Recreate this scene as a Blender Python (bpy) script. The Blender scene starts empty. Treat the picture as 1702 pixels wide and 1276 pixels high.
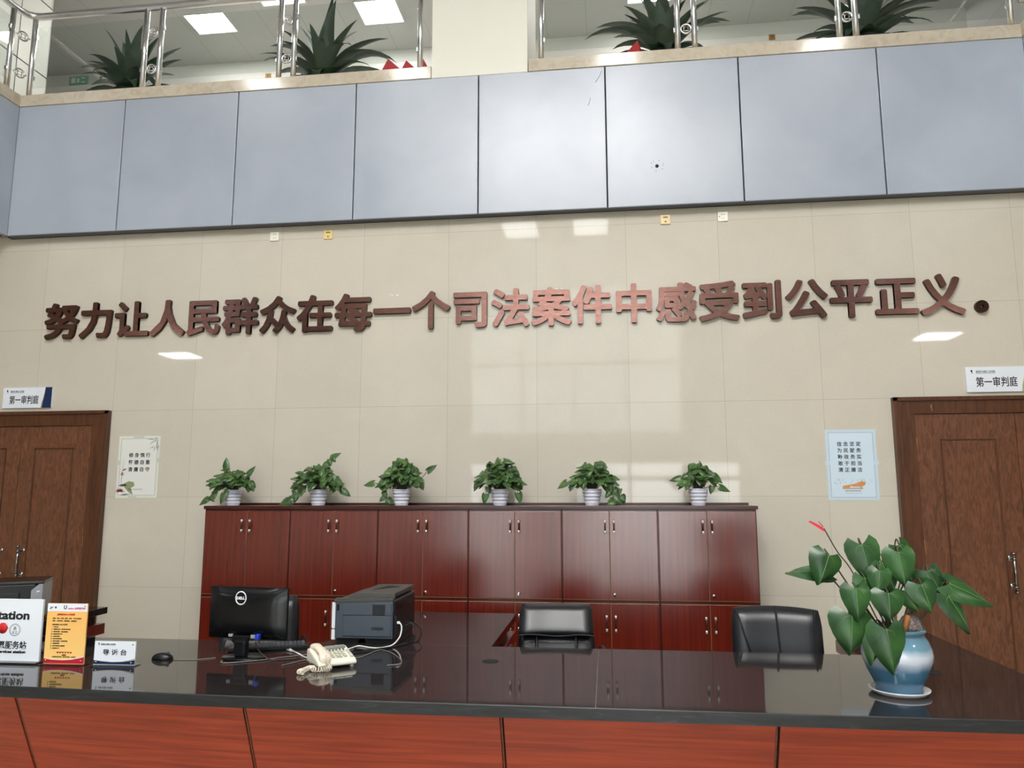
import bpy, bmesh, math, random
from mathutils import Vector, Matrix
PI = math.pi
sc = bpy.context.scene
COL = sc.collection
random.seed(7)

# ------------------------------------------------------------------ camera
cd = bpy.data.cameras.new('camera')
cam = bpy.data.objects.new('camera', cd)
COL.objects.link(cam)
sc.camera = cam
cd.sensor_width = 36.0
cd.lens = 1262.64 * 36.0 / 1702.0
cd.clip_end = 200
yaw, pit, rol = 0.1231, 0.1447, -0.0017
F = Vector((-math.sin(yaw)*math.cos(pit), math.cos(yaw)*math.cos(pit), math.sin(pit)))
R = F.cross(Vector((0, 0, 1))).normalized()
U = R.cross(F)
R2 = R*math.cos(rol) + U*math.sin(rol)
U2 = -R*math.sin(rol) + U*math.cos(rol)
mt = Matrix((R2, U2, -F)).transposed().to_4x4()
mt.translation = Vector((5.3932, -6.5784, 1.6163))
cam.matrix_world = mt

# ------------------------------------------------------------------ world, daylight, exposure
W = bpy.data.worlds.new('overcast_sky')
sc.world = W
W.use_nodes = True
W.node_tree.nodes['Background'].inputs[0].default_value = (0.97, 0.985, 1.0, 1)
W.node_tree.nodes['Background'].inputs[1].default_value = 5.0
LAMP = 30.0            # radiance of the ceiling light panels
sc.view_settings.view_transform = 'Standard'
sc.view_settings.look = 'None'
sc.view_settings.exposure = 0.36
sc.view_settings.gamma = 1.0
sc.view_settings.use_curve_mapping = False
# the entrance glazing behind the photographer lets the sky in
pl = bpy.data.lights.new('entrance_daylight', 'AREA')
pl.shape = 'RECTANGLE'; pl.size = 8.4; pl.size_y = 7.0
pl.cycles.is_portal = True
plo = bpy.data.objects.new('entrance_daylight', pl)
COL.objects.link(plo)
plo.location = (4.6, -13.05, 3.6)
plo.rotation_euler = (PI/2, 0, 0)

# ------------------------------------------------------------------ materials
def lin(c):
    c = c/255.0
    return c/12.92 if c <= .04045 else ((c+.055)/1.055)**2.4
def rgb(r, g, b): return (lin(r), lin(g), lin(b), 1)
MATS = {}
def mat(name, col, rough=.5, metal=0.0, spec=.5, coat=0.0, coat_rough=.05, emit=None, alpha=None, bump=None, sub=None):
    m = bpy.data.materials.new(name); m.use_nodes = True
    b = m.node_tree.nodes['Principled BSDF']
    b.inputs['Base Color'].default_value = col
    b.inputs['Roughness'].default_value = rough
    b.inputs['Metallic'].default_value = metal
    b.inputs['Specular IOR Level'].default_value = spec
    b.inputs['Coat Weight'].default_value = coat
    b.inputs['Coat Roughness'].default_value = coat_rough
    if emit:
        b.inputs['Emission Color'].default_value = emit[0]
        b.inputs['Emission Strength'].default_value = emit[1]
    MATS[name] = m
    return m
class NT:
    """small node helper"""
    def __init__(s, m): s.m = m; s.t = m.node_tree; s.b = s.t.nodes['Principled BSDF']
    def n(s, ty, **kw):
        x = s.t.nodes.new(ty)
        for k, v in kw.items(): setattr(x, k, v)
        return x
    def l(s, a, b): s.t.links.new(a, b)
    def coord(s, scale=(1, 1, 1), kind='Object'):
        tc = s.n('ShaderNodeTexCoord'); mp = s.n('ShaderNodeMapping')
        mp.inputs['Scale'].default_value = scale
        s.l(tc.outputs[kind], mp.inputs[0]); return mp.outputs[0]
    def noise(s, vec, scale=5, detail=4, dist=0.0, rough=.5):
        x = s.n('ShaderNodeTexNoise'); x.inputs['Scale'].default_value = scale
        x.inputs['Detail'].default_value = detail; x.inputs['Distortion'].default_value = dist
        x.inputs['Roughness'].default_value = rough
        s.l(vec, x.inputs['Vector']); return x.outputs[0]
    def ramp(s, fac, stops):
        r = s.n('ShaderNodeValToRGB'); e = r.color_ramp.elements
        while len(e) < len(stops): e.new(.5)
        for i, (p, c) in enumerate(stops): e[i].position = p; e[i].color = c
        s.l(fac, r.inputs[0]); return r.outputs[0]
    def math(s, op, a, b=None, c=None):
        x = s.n('ShaderNodeMath', operation=op)
        for i, v in enumerate((a, b, c)):
            if v is None: continue
            if isinstance(v, (int, float)): x.inputs[i].default_value = v
            else: s.l(v, x.inputs[i])
        return x.outputs[0]
    def mix(s, fac, a, b, blend='MIX'):
        x = s.n('ShaderNodeMix', data_type='RGBA', blend_type=blend)
        for i, v in ((0, fac), (6, a), (7, b)):
            if isinstance(v, (int, float)): x.inputs[i].default_value = v
            elif isinstance(v, tuple): x.inputs[i].default_value = v
            else: s.l(v, x.inputs[i])
        return x.outputs[2]
    def bump(s, h, strength=.1, dist=.01):
        x = s.n('ShaderNodeBump'); x.inputs['Strength'].default_value = strength; x.inputs['Distance'].default_value = dist
        s.l(h, x.inputs['Height']); s.l(x.outputs[0], s.b.inputs['Normal'])
    def color(s, c): s.l(c, s.b.inputs['Base Color'])

def wood(name, c1, c2, scale, rough=.3, coat=.0, coat_rough=.1, detail=5, dist=.6, lo=.3, hi=.7, spec=.5):
    m = mat(name, c1, rough, coat=coat, coat_rough=coat_rough, spec=spec); t = NT(m)
    v = t.coord(scale)
    n1 = t.noise(v, 1.0, detail, dist)
    c = t.ramp(n1, [(lo, c1), (hi, c2)])
    t.color(c)
    return m

def tile_mat(name, base, size, ax=(0, 2), off=(0, 0), line=.0016, rough=.1, vary=.06, linecol=(.30, .27, .22, 1)):
    m = mat(name, base, rough); t = NT(m)
    v = t.coord()
    sp = t.n('ShaderNodeSeparateXYZ'); t.l(v, sp.inputs[0])
    d = None; cells = []
    for k, a in enumerate(ax):
        q = t.math('DIVIDE', t.math('SUBTRACT', sp.outputs[a], off[k]), size)
        cells.append(t.math('FLOOR', q))
        fr = t.math('FRACT', q)
        e = t.math('MINIMUM', fr, t.math('SUBTRACT', 1.0, fr))
        d = e if d is None else t.math('MINIMUM', d, e)
    isline = t.math('LESS_THAN', d, line/size)
    cb = t.n('ShaderNodeCombineXYZ'); t.l(cells[0], cb.inputs[0]); t.l(cells[1], cb.inputs[1])
    wn = t.n('ShaderNodeTexWhiteNoise'); t.l(cb.outputs[0], wn.inputs['Vector'])
    cl = t.noise(v, 2.2, 6, .8, .62)
    fi = t.noise(v, 55, 3, .2)
    f = t.math('ADD', t.math('MULTIPLY', wn.outputs[0], .18), t.math('ADD', t.math('MULTIPLY', cl, .5), t.math('MULTIPLY', fi, .32)))
    dark = tuple(base[i]*(1-vary*2.0) for i in range(3)) + (1,)
    lite = tuple(min(1, base[i]*(1+vary)) for i in range(3)) + (1,)
    c = t.ramp(f, [(.25, dark), (.75, lite)])
    t.color(t.mix(isline, c, linecol))
    return m

M_wall = tile_mat('beige_marble_tile', rgb(209, 202, 188), .8, rough=.035, vary=.045, line=.0013, linecol=(.40, .35, .29, 1))
M_floor = tile_mat('floor_tile', rgb(190, 180, 160), .8, ax=(0, 1), rough=.12)
M_white = mat('white_paint', rgb(226, 226, 220), .7)
M_ceil = mat('ceiling_board', rgb(176, 174, 170), .8)
t = NT(M_ceil); v = t.coord(); sp = t.n('ShaderNodeSeparateXYZ'); t.l(v, sp.inputs[0])
fr = t.math('FRACT', t.math('DIVIDE', sp.outputs[0], .58))
t.color(t.mix(t.math('LESS_THAN', fr, .012), rgb(176, 174, 170), rgb(150, 148, 145)))
M_pillar = mat('pillar_paint', rgb(233, 231, 219), .55)
M_clad = mat('grey_blue_cladding', rgb(172, 178, 188), .3, spec=.75)
t = NT(M_clad); v = t.coord(); n = t.noise(v, 1.6, 5, .5)
t.color(t.ramp(n, [(.3, rgb(163, 171, 185)), (.7, rgb(173, 181, 194))]))
M_joint = mat('dark_joint', rgb(14, 15, 18), .7)
M_edge = mat('shaded_edge_grey', rgb(84, 88, 95), .5)
M_sidepanel = mat('pale_column_cladding', rgb(214, 214, 204), .4)
M_ledge = mat('pink_beige_marble', rgb(206, 190, 168), .12); t = NT(M_ledge); v = t.coord()
n = t.noise(v, 9, 6, 1.2, .65); t.color(t.ramp(n, [(.25, rgb(180, 164, 146)), (.5, rgb(200, 189, 170)), (.8, rgb(210, 201, 184))]))
M_steel = mat('stainless_steel', rgb(222, 222, 222), .27, metal=1)
M_chrome = mat('chrome', rgb(225, 225, 225), .08, metal=1)
M_bright = mat('bright_satin_metal', rgb(240, 240, 238), .3, metal=.6)
M_pull = mat('dark_chrome', rgb(150, 144, 140), .1, metal=1)
M_brass = mat('brass_plate', rgb(160, 122, 66), .4, metal=.2)
# clear railing / door glass: mostly transparent with a clear reflection
def glass(name, tint, refl=.9):
    m = bpy.data.materials.new(name); m.use_nodes = True; nt = m.node_tree; nt.nodes.clear()
    o = nt.nodes.new('ShaderNodeOutputMaterial'); mx = nt.nodes.new('ShaderNodeMixShader')
    tr = nt.nodes.new('ShaderNodeBsdfTransparent'); gl = nt.nodes.new('ShaderNodeBsdfGlossy'); lw = nt.nodes.new('ShaderNodeLayerWeight'); pw_ = nt.nodes.new('ShaderNodeMath'); fr = nt.nodes.new('ShaderNodeMath')
    tr.inputs[0].default_value = tint; gl.inputs['Roughness'].default_value = .01; gl.inputs[0].default_value = (refl, refl, refl, 1)
    lw.inputs[0].default_value = .5
    pw_.operation = 'POWER'; pw_.inputs[1].default_value = 5.0; nt.links.new(lw.outputs['Facing'], pw_.inputs[0])
    fr.operation = 'MULTIPLY_ADD'; fr.inputs[1].default_value = .95; fr.inputs[2].default_value = .045; nt.links.new(pw_.outputs[0], fr.inputs[0])
    nt.links.new(fr.outputs[0], mx.inputs[0]); nt.links.new(tr.outputs[0], mx.inputs[1]); nt.links.new(gl.outputs[0], mx.inputs[2])
    nt.links.new(mx.outputs[0], o.inputs[0]); MATS[name] = m; return m
M_glass = glass('railing_glass', (.93, .955, .945, 1))
M_wglass = glass('window_glass', (.97, .99, .98, 1), .5)
M_tint = glass('dimming_window_glass', (.62, .65, .65, 1), .5)
M_tint2 = glass('dark_dimming_window_glass', (.16, .18, .18, 1), .5)
M_acrylic = glass('clear_acrylic', (.93, .95, .96, 1))
M_lamp = mat('lamp_diffuser', (.9, .9, .9, 1), .5, emit=((1, .985, .965, 1), LAMP))
M_lampdim = mat('dim_lamp_diffuser', (.9, .9, .9, 1), .5, emit=((.95, .985, 1, 1), 6.0))
M_alu = mat('white_aluminium', rgb(225, 226, 226), .4)
M_oak = wood('oak_door', rgb(80, 45, 27), rgb(126, 80, 54), (24, 24, 5.5), rough=.34, detail=7, dist=2.6, lo=.3, hi=.72, spec=.6)
M_oakdark = wood('oak_frame', rgb(66, 36, 18), rgb(100, 58, 32), (40, 40, 3.0), rough=.36, detail=6, dist=1.2, lo=.32, hi=.72)
M_gap = mat('dark_gap', rgb(26, 12, 8), .8)
M_mahog = wood('mahogany_door', rgb(90, 22, 10), rgb(114, 33, 16), (62, 62, 1.3), rough=.27, detail=3, dist=.3, lo=.3, hi=.7, coat=.9, coat_rough=.2)
M_mahog.node_tree.nodes['Principled BSDF'].inputs['Coat IOR'].default_value = 1.72
M_mahogdark = wood('mahogany_frame', rgb(58, 22, 18), rgb(78, 32, 24), (8, 60, 60), rough=.25, detail=3)
M_olive = mat('olive_edge_strip', rgb(150, 102, 62), .45)
M_front = wood('cherry_desk_front', rgb(138, 47, 24), rgb(176, 70, 39), (1.6, 34, 46), rough=.38, detail=3, dist=.5, lo=.32, hi=.68)
M_frontdark = wood('cherry_strip', rgb(92, 48, 32), rgb(120, 66, 44), (4, 60, 60), rough=.4)
M_top = mat('black_polished_top', rgb(46, 42, 42), .05, spec=.55)
t = NT(M_top); v = t.coord((1.5, 14, 14)); n = t.noise(v, 1.5, 5, .6); t.color(t.ramp(n, [(.3, rgb(34, 31, 31)), (.7, rgb(46, 41, 40))]))
M_topedge = mat('black_stone_edge', rgb(50, 53, 56), .3, spec=.35); t = NT(M_topedge); v = t.coord((3, 30, 30)); n = t.noise(v, 1.6, 6, .8, .7)
t.color(t.ramp(n, [(.3, rgb(24, 26, 28)), (.6, rgb(42, 45, 48)), (.72, rgb(60, 64, 68)), (.82, rgb(130, 134, 138))]))
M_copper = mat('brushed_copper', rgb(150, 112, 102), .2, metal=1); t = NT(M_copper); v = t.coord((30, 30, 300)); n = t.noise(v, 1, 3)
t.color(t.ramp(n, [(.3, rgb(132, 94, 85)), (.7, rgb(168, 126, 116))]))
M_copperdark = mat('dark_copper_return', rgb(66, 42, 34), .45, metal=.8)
M_paper = mat('white_sign_board', rgb(232, 238, 246), .35)
M_navy = mat('navy_print', rgb(16, 40, 84), .35)
M_gold = mat('gold_print', rgb(190, 186, 140), .35)
M_ink = mat('black_print', rgb(18, 18, 24), .5)
M_greyink = mat('grey_print', rgb(96, 100, 108), .5)
M_lightgrey = mat('pale_grey_print', rgb(176, 182, 186), .5)
M_poster1 = mat('poster_paper_white', rgb(226, 227, 222), .4)
M_poster1b = mat('poster_border_cream', rgb(220, 223, 212), .3)
M_poster2 = mat('poster_paper_blue', rgb(208, 226, 240), .4)
M_poster2b = mat('poster_border_blue', rgb(200, 219, 231), .3)
M_tape = mat('clear_tape', rgb(206, 207, 196), .2)
M_pink = mat('pink_print', rgb(228, 190, 190), .5)
M_leafprint = mat('green_print', rgb(142, 152, 112), .5)
M_orangeprint = mat('orange_print', rgb(214, 148, 88), .5)
M_redprint = mat('red_print', rgb(206, 40, 42), .45)
M_magenta = mat('magenta_print', rgb(196, 50, 120), .45)
M_orangepaper = mat('orange_paper', rgb(252, 206, 124), .4)
t = NT(M_orangepaper); v = t.coord(); sp = t.n('ShaderNodeSeparateXYZ'); t.l(v, sp.inputs[0])
t.color(t.ramp(t.math('DIVIDE', sp.outputs[2], .3), [(.0, rgb(252, 212, 130)), (.9, rgb(250, 190, 108))]))
M_crimson = mat('crimson_print', rgb(190, 28, 52), .4)
M_pvc = mat('ivory_socket', rgb(240, 238, 226), .35)
M_gray = mat('grey_plastic', rgb(70, 78, 88), .42)
M_graytop = mat('dark_grey_plastic', rgb(74, 72, 70), .42)
M_black = mat('black_plastic', rgb(16, 17, 20), .32, spec=.35)
M_blackgloss = mat('black_piano_plastic', rgb(12, 13, 16), .24, spec=.4)
M_silver = mat('silver_plastic', rgb(150, 154, 160), .4)
M_whiteplastic = mat('white_plastic', rgb(232, 234, 240), .35)
M_ivory = mat('ivory_plastic', rgb(232, 228, 212), .35)
M_ivory2 = mat('warm_ivory_plastic', rgb(230, 218, 200), .35)
M_lcd = mat('phone_display', rgb(128, 134, 128), .2)
M_key = mat('phone_key', rgb(196, 194, 178), .4)
M_blue = mat('blue_plug', rgb(32, 58, 190), .35)
M_cablew = mat('white_cable', rgb(232, 232, 230), .4)
M_cableg = mat('grey_cable', rgb(120, 116, 112), .4)
M_cableb = mat('black_cable', rgb(20, 20, 22), .4)
M_leather = mat('black_leather', rgb(24, 26, 31), .34, spec=.6); t = NT(M_leather); v = t.coord(); n = t.noise(v, 120, 2); t.bump(n, .06, .003)
M_piping = mat('leather_seam', rgb(10, 10, 13), .5)
M_potw = mat('white_glazed_pot', rgb(222, 224, 238), .2)
M_soil = mat('soil', rgb(48, 38, 30), .9)
def leafmat(name, c1, c2, rough=.38, scale=14):
    m = mat(name, c1, rough); t = NT(m); v = t.coord(); n = t.noise(v, scale, 2)
    t.color(t.ramp(n, [(.3, c1), (.7, c2)])); return m
M_pothos = leafmat('pothos_leaf', rgb(38, 66, 36), rgb(84, 118, 58), .36)
M_stem = mat('green_stem', rgb(92, 110, 62), .5)
M_stemdark = mat('dark_stem', rgb(66, 62, 44), .5)
M_anth = leafmat('anthurium_leaf', rgb(24, 54, 31), rgb(52, 94, 43), .3, 9)
M_vein = mat('leaf_vein', rgb(88, 126, 68), .4)
M_flower = mat('red_spathe', rgb(214, 40, 66), .35)
M_agave = leafmat('dracaena_leaf', rgb(24, 44, 30), rgb(46, 72, 48), .4, 8)
M_planter = mat('black_planter', rgb(22, 26, 24), .4)
M_red = mat('red_card', rgb(176, 24, 36), .45)
M_glaze = mat('blue_white_glaze', rgb(80, 130, 160), .09, spec=.7)
t = NT(M_glaze); v = t.coord(); sp = t.n('ShaderNodeSeparateXYZ'); t.l(v, sp.inputs[0])
n = t.noise(v, 14, 4, .4); hh = t.math('ADD', t.math('DIVIDE', sp.outputs[2], .27), t.math('MULTIPLY', t.math('SUBTRACT', n, .5), .10))
t.color(t.ramp(hh, [(.0, rgb(52, 96, 126)), (.38, rgb(84, 130, 160)), (.53, rgb(204, 212, 226)), (.61, rgb(204, 212, 224)), (.73, rgb(104, 144, 164)), (1.0, rgb(76, 112, 130))]))
M_saucer = mat('white_saucer', rgb(226, 224, 228), .3)
M_rock = mat('lava_rock', rgb(112, 100, 96), .9); t = NT(M_rock); v = t.coord(); n = t.noise(v, 90, 4); t.color(t.ramp(n, [(.35, rgb(80, 70, 68)), (.7, rgb(150, 138, 132))])); t.bump(n, .8, .01)
M_stake = mat('brown_stake', rgb(158, 98, 42), .6)
M_grass = mat('green_moss', rgb(48, 66, 36), .7)
M_exit = mat('reflected_sign_green', rgb(128, 178, 158), .4)
M_pave = mat('pale_paving', rgb(226, 226, 222), .8)
M_dirt = mat('marker_scuff', rgb(120, 126, 136), .6)

# ------------------------------------------------------------------ mesh helpers
class MB:
    def __init__(s): s.bm = bmesh.new(); s.k = 0
    def _f(s, vs, mi=None):
        try:
            f = s.bm.faces.new(vs); f.material_index = s.k if mi is None else mi; return f
        except ValueError: return None
    def box(s, x0, x1, y0, y1, z0, z1, bev=0.0, seg=2, M=None):
        b = bmesh.new()
        bmesh.ops.create_cube(b, size=1)
        for v in b.verts: v.co = Vector(((x0+x1)/2+v.co.x*(x1-x0), (y0+y1)/2+v.co.y*(y1-y0), (z0+z1)/2+v.co.z*(z1-z0)))
        if bev > 0: bmesh.ops.bevel(b, geom=b.edges[:], offset=bev, segments=seg, profile=.5, affect='EDGES')
        s.add(b, M); return s
    def add(s, b, M=None):
        mp = {}
        for v in b.verts: mp[v] = s.bm.verts.new(M @ v.co if M else v.co)
        for f in b.faces:
            g = s._f([mp[v] for v in f.verts])
            if g: g.smooth = f.smooth
        b.free()
    def tube(s, pts, r, seg=8, caps=True):
        pts = [Vector(p) for p in pts]; rings = []
        rr = r if isinstance(r, (list, tuple)) else [r]*len(pts)
        pn = None
        for i, p in enumerate(pts):
            d = (pts[min(i+1, len(pts)-1)] - pts[max(i-1, 0)])
            d = d.normalized() if d.length > 1e-9 else Vector((0, 0, 1))
            if pn is None:
                a = Vector((0, 0, 1)) if abs(d.z) < .9 else Vector((1, 0, 0))
                pn = (a - d*a.dot(d)).normalized()
            else:
                q = pn - d*pn.dot(d)
                pn = q.normalized() if q.length > 1e-6 else pn
            bn = d.cross(pn)
            rings.append([s.bm.verts.new(p + (pn*math.cos(2*PI*k/seg) + bn*math.sin(2*PI*k/seg))*rr[i]) for k in range(seg)])
        for a, b in zip(rings, rings[1:]):
            for k in range(seg):
                f = s._f([a[k], a[(k+1) % seg], b[(k+1) % seg], b[k]])
                if f: f.smooth = True
        if caps: s._f(rings[0][::-1]); s._f(rings[-1])
        return s
    def lathe(s, prof, seg=24, c=(0, 0, 0), M=None):
        b = bmesh.new(); rings = []
        for (r, z) in prof:
            rings.append([b.verts.new((c[0]+r*math.cos(2*PI*k/seg), c[1]+r*math.sin(2*PI*k/seg), c[2]+z)) for k in range(seg)] if r > 1e-6 else [b.verts.new((c[0], c[1], c[2]+z))])
        for a, q in zip(rings, rings[1:]):
            for k in range(seg):
                vs = [a[k % len(a)], a[(k+1) % len(a)], q[(k+1) % len(q)], q[k % len(q)]]
                u = []
                for v in vs:
                    if v not in u: u.append(v)
                if len(u) >= 3:
                    f = b.faces.new(u); f.smooth = True
        s.add(b, M); return s
    def prism(s, poly, a, b, axis='y', M=None, bev=0.0):
        """extrude a 2-D outline: axis 'y' -> (x,z) outline, 'x' -> (y,z), 'z' -> (x,y)"""
        q = bmesh.new()
        def P(u, v, w): return {'y': (u, w, v), 'x': (w, u, v), 'z': (u, v, w)}[axis]
        A = [q.verts.new(P(u, v, a)) for u, v in poly]; B = [q.verts.new(P(u, v, b)) for u, v in poly]
        q.faces.new(A); q.faces.new(B[::-1])
        for i in range(len(poly)): j = (i+1) % len(poly); q.faces.new([A[j], A[i], B[i], B[j]])
        bmesh.ops.recalc_face_normals(q, faces=q.faces[:])
        if bev > 0: bmesh.ops.bevel(q, geom=q.edges[:], offset=bev, segments=2, profile=.5, affect='EDGES')
        s.add(q, M); return s
    def quad(s, pts):
        s._f([s.bm.verts.new(p) for p in pts]); return s
    def mesh(s, name):
        me = bpy.data.meshes.new(name); s.bm.to_mesh(me); s.bm.free(); return me

def obj(name, mb, mats, parent=None, loc=None, smooth=None, label=None):
    me = mb.mesh(name) if isinstance(mb, MB) else mb
    for m in (mats if isinstance(mats, (list, tuple)) else [mats]): me.materials.append(m)
    if smooth: me.polygons.foreach_set('use_smooth', [True]*len(me.polygons))
    o = bpy.data.objects.new(name, me); COL.objects.link(o)
    if parent: o.parent = parent
    if loc: o.location = loc
    if label: o['label'] = label
    return o
def tag(o, label, cat, group=None, kind=None):
    o['label'] = label; o['category'] = cat
    if group: o['group'] = group
    if kind: o['kind'] = kind
    return o
def thing(name, label, cat, loc=(0, 0, 0), rz=0.0, group=None, kind=None):
    o = bpy.data.objects.new(name, None); COL.objects.link(o); o.empty_display_size = .1
    o.location = loc; o.rotation_euler = (0, 0, rz)
    return tag(o, label, cat, group, kind)
def struct(name, mb, mats, label=None, parent=None):
    o = obj(name, mb, mats, parent)
    if parent is None:
        o['kind'] = 'structure'
        o['category'] = 'room'
        o['label'] = label or name.replace('_', ' ')
    return o
KIDS = {}
def kids(o): return [c for c in bpy.data.objects if c.parent == o]
def copy_tree(o, parent=None):
    c = o.copy(); COL.objects.link(c)
    if parent: c.parent = parent
    for ch in kids(o): copy_tree(ch, c)
    return c
_tx = {}
def text_mesh(s, size, off=0.0, ext=.0006, res=3):
    c = bpy.data.curves.new('lettering', 'FONT'); c.body = s; c.size = size; c.offset = off*size; c.extrude = ext; c.resolution_u = res
    o = bpy.data.objects.new('lettering', c); COL.objects.link(o)
    dg = bpy.context.evaluated_depsgraph_get()
    me = bpy.data.meshes.new_from_object(o.evaluated_get(dg)); me.materials.clear()
    bpy.data.objects.remove(o); bpy.data.curves.remove(c)
    return me
def lettering(name, s, size, m, parent, loc, off=0.0, center=True, ext=.0006, width=None, label=None, back=False):
    """upright lettering facing -y; loc = centre (x, y, z) in the parent"""
    me = text_mesh(s, size, off, ext)
    xs = [v.co.x for v in me.vertices]; ys = [v.co.y for v in me.vertices]
    cx = (min(xs)+max(xs))/2 if center else min(xs); cy = (min(ys)+max(ys))/2
    k = width/(max(xs)-min(xs)) if width else 1.0
    for v in me.vertices: v.co = Vector(((v.co.x-cx)*k, -v.co.z, v.co.y-cy))
    return obj(name, me, m, parent, loc, label=label)
def smoothcurve(pts, n=6):
    """Catmull-Rom through points"""
    P = [Vector(p) for p in pts]; out = []
    for i in range(len(P)-1):
        p0, p1, p2, p3 = P[max(i-1, 0)], P[i], P[i+1], P[min(i+2, len(P)-1)]
        for k in range(n):
            u = k/n
            out.append(.5*((2*p1)+(-p0+p2)*u+(2*p0-5*p1+4*p2-p3)*u*u+(-p0+3*p1-3*p2+p3)*u**3))
    out.append(P[-1]); return out

# ================================================================== SETTING
XL, XR = -.378, 8.985          # atrium void edges
ZP0, ZP1, ZC = 4.125, 5.468, 8.4
struct('floor', MB().box(-6, 15, -13, .2, -.1, 0), M_floor, 'beige tiled hall floor')
struct('wall_back', MB().box(-6, 15, 0, .2, 0, 5.3), M_wall, 'beige marble tiled wall behind the reception desk')
wb = bpy.data.objects['wall_back']
for x, z in ((4.982, 3.427), (5.025, 3.428), (3.52, 3.42), (3.47, 3.424)):
    obj('wall_plug', MB().lathe([(.0, .002), (.011, .002), (.012, 0)], 12, M=Matrix.Translation((x, 0, z)) @ Matrix.Rotation(PI/2, 4, 'X')), M_white, wb)
struct('floor_upper', MB().box(-6, 15, .0, 8.2, 5.3, 5.45), M_white, 'upper floor slab')
struct('wall_upper', MB().box(-6, 10.54, 3.97, 4.1, 5.45, ZC), M_white, 'white back wall of the upper corridor')
struct('wall_upper_far', MB().box(9, 15, 8.05, 8.2, 5.45, ZC), mat('grey_paint', rgb(120, 124, 118), .7), 'grey far wall of the upper corridor')
struct('ceiling', MB().box(-6, 15, -13, 8.2, ZC, ZC+.12), M_ceil, 'pale ceiling with thin joints')
struct('wall_left', MB().box(-6.15, -6, -13, 8.2, 0, ZC), M_white, 'white wall on the left of the hall')
struct('wall_right', MB().box(15, 15.15, -13, 8.2, 0, ZC), M_white, 'white wall on the right of the hall')
struct('ceiling_left', MB().box(-6, XL-.08, -13, -.0, ZP0+.02, 5.45), M_ceil, 'soffit under the left balcony')
struct('ceiling_right', MB().box(XR+.08, 15, -13, -.0, ZP0+.02, 5.45), M_ceil, 'soffit under the right balcony')
struct('pavement', MB().box(-40, 50, -60, -13.3, -.12, -.02), M_pave, 'pale paving outside the entrance')
# entrance wall behind the camera, with its glazing
wx0, wx1, wz = .5, 8.7, 7.0
struct('wall_front', MB().box(-6, wx0, -13.15, -13, 0, ZC).box(wx1, 15, -13.15, -13, 0, ZC).box(wx0, wx1, -13.15, -13, wz, ZC), M_white, 'white entrance wall')
win = thing('window_1', 'large glazed entrance front of the hall', 'window', (0, -13.07, 0), kind='structure')
fm = MB()
nx = 6
for i in range(nx+1):
    x = wx0 + (wx1-wx0)*i/nx
    fm.box(x-.04, x+.04, -.05, .05, 0, wz)
for z, e in ((.03, .035), (2.02, .06), (2.8, .4), (5.0, .05), (wz-.03, .035)): fm.box(wx0, wx1, -.045, .045, z-e, z+e)
obj('window_frame', fm, M_steel, win)
for i in range(nx):
    a_ = wx0 + (wx1-wx0)*i/nx
    obj('window_pane', MB().box(a_, a_+(wx1-wx0)/nx, -.006, .006, 0, 2.5), M_tint2 if i in (0, 2) else M_wglass, win)  # dark tint added in some bays to break up the wall reflection
    obj('window_pane', MB().box(a_, a_+(wx1-wx0)/nx, -.006, .006, 2.5, wz), M_tint2 if i in (0, 5) else M_tint, win)  # tint added to dim the wall reflection and shade the outer letters

# balcony fascia, front run and the two returns
px = [XL, .763, 1.938, 3.112, 4.284, 5.447, 6.623, 7.795, XR]
fas = struct('wall_fascia', MB().box(XL-.03, XR+.03, -.055, -.001, ZP0, 5.45), M_joint, 'grey blue clad balcony front above the marble wall')
obj('shaded_bottom_edge', MB().box(XL, XR, -.098, -.03, ZP0-.004, ZP0+.004), M_edge, fas)  # shade under the panels put into the darker grey of this strip
for i in range(8):
    g = .006
    m = MB().box(px[i]+(g if i else 0), px[i+1]-(g if i < 7 else 0), -.1, -.06, ZP0+.004, ZP1, bev=.003)
    o = obj('cladding_panel', m, M_clad, fas)
    if i == 5:
        h = MB().lathe([(.0, .0), (.016, .0), (.016, .004), (.0, .004)], 14, M=Matrix.Translation((5.887, -.1, 4.488)) @ Matrix.Rotation(PI/2, 4, 'X'))
        for dx, dz in ((-.045, -.012), (.05, .002), (-.03, .045), (.055, .02), (.02, .05), (-.05, .03), (-.01, -.045), (.045, -.03)):
            h.lathe([(.0, .0), (.0035, .0), (.0035, .002), (.0, .002)], 6, M=Matrix.Translation((5.887+dx, -.1, 4.488+dz)) @ Matrix.Rotation(PI/2, 4, 'X'))
        obj('drilled_hole', h, M_joint, o)
    if i == 4:
        h = MB()
        for (xa, za, xb, zb) in ((5.36, 5.32, 5.42, 5.43), (5.29, 5.1, 5.31, 5.17)):
            h.tube([(xa, -.1002, za), ((xa+xb)/2+.005, -.1002, (za+zb)/2), (xb, -.1002, zb)], .0022, 4)
        obj('scuff_mark', h, M_dirt, o)
for nm, x, sgn in (('wall_fascia_left', XL, -1), ('wall_fascia_right', XR, 1)):
    fl = struct(nm, MB().box(*sorted((x+sgn*.055, x+sgn*.08)), -13, -.1, ZP0, 5.45), M_joint, 'grey blue clad side balcony front')
    for k in range(4):
        y1 = -.1-1.17*k; y0 = y1-1.158
        obj('cladding_panel', MB().box(*sorted((x, x+sgn*.05)), y0, y1, ZP0+.004, ZP1, bev=.003), M_clad, fl)
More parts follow.
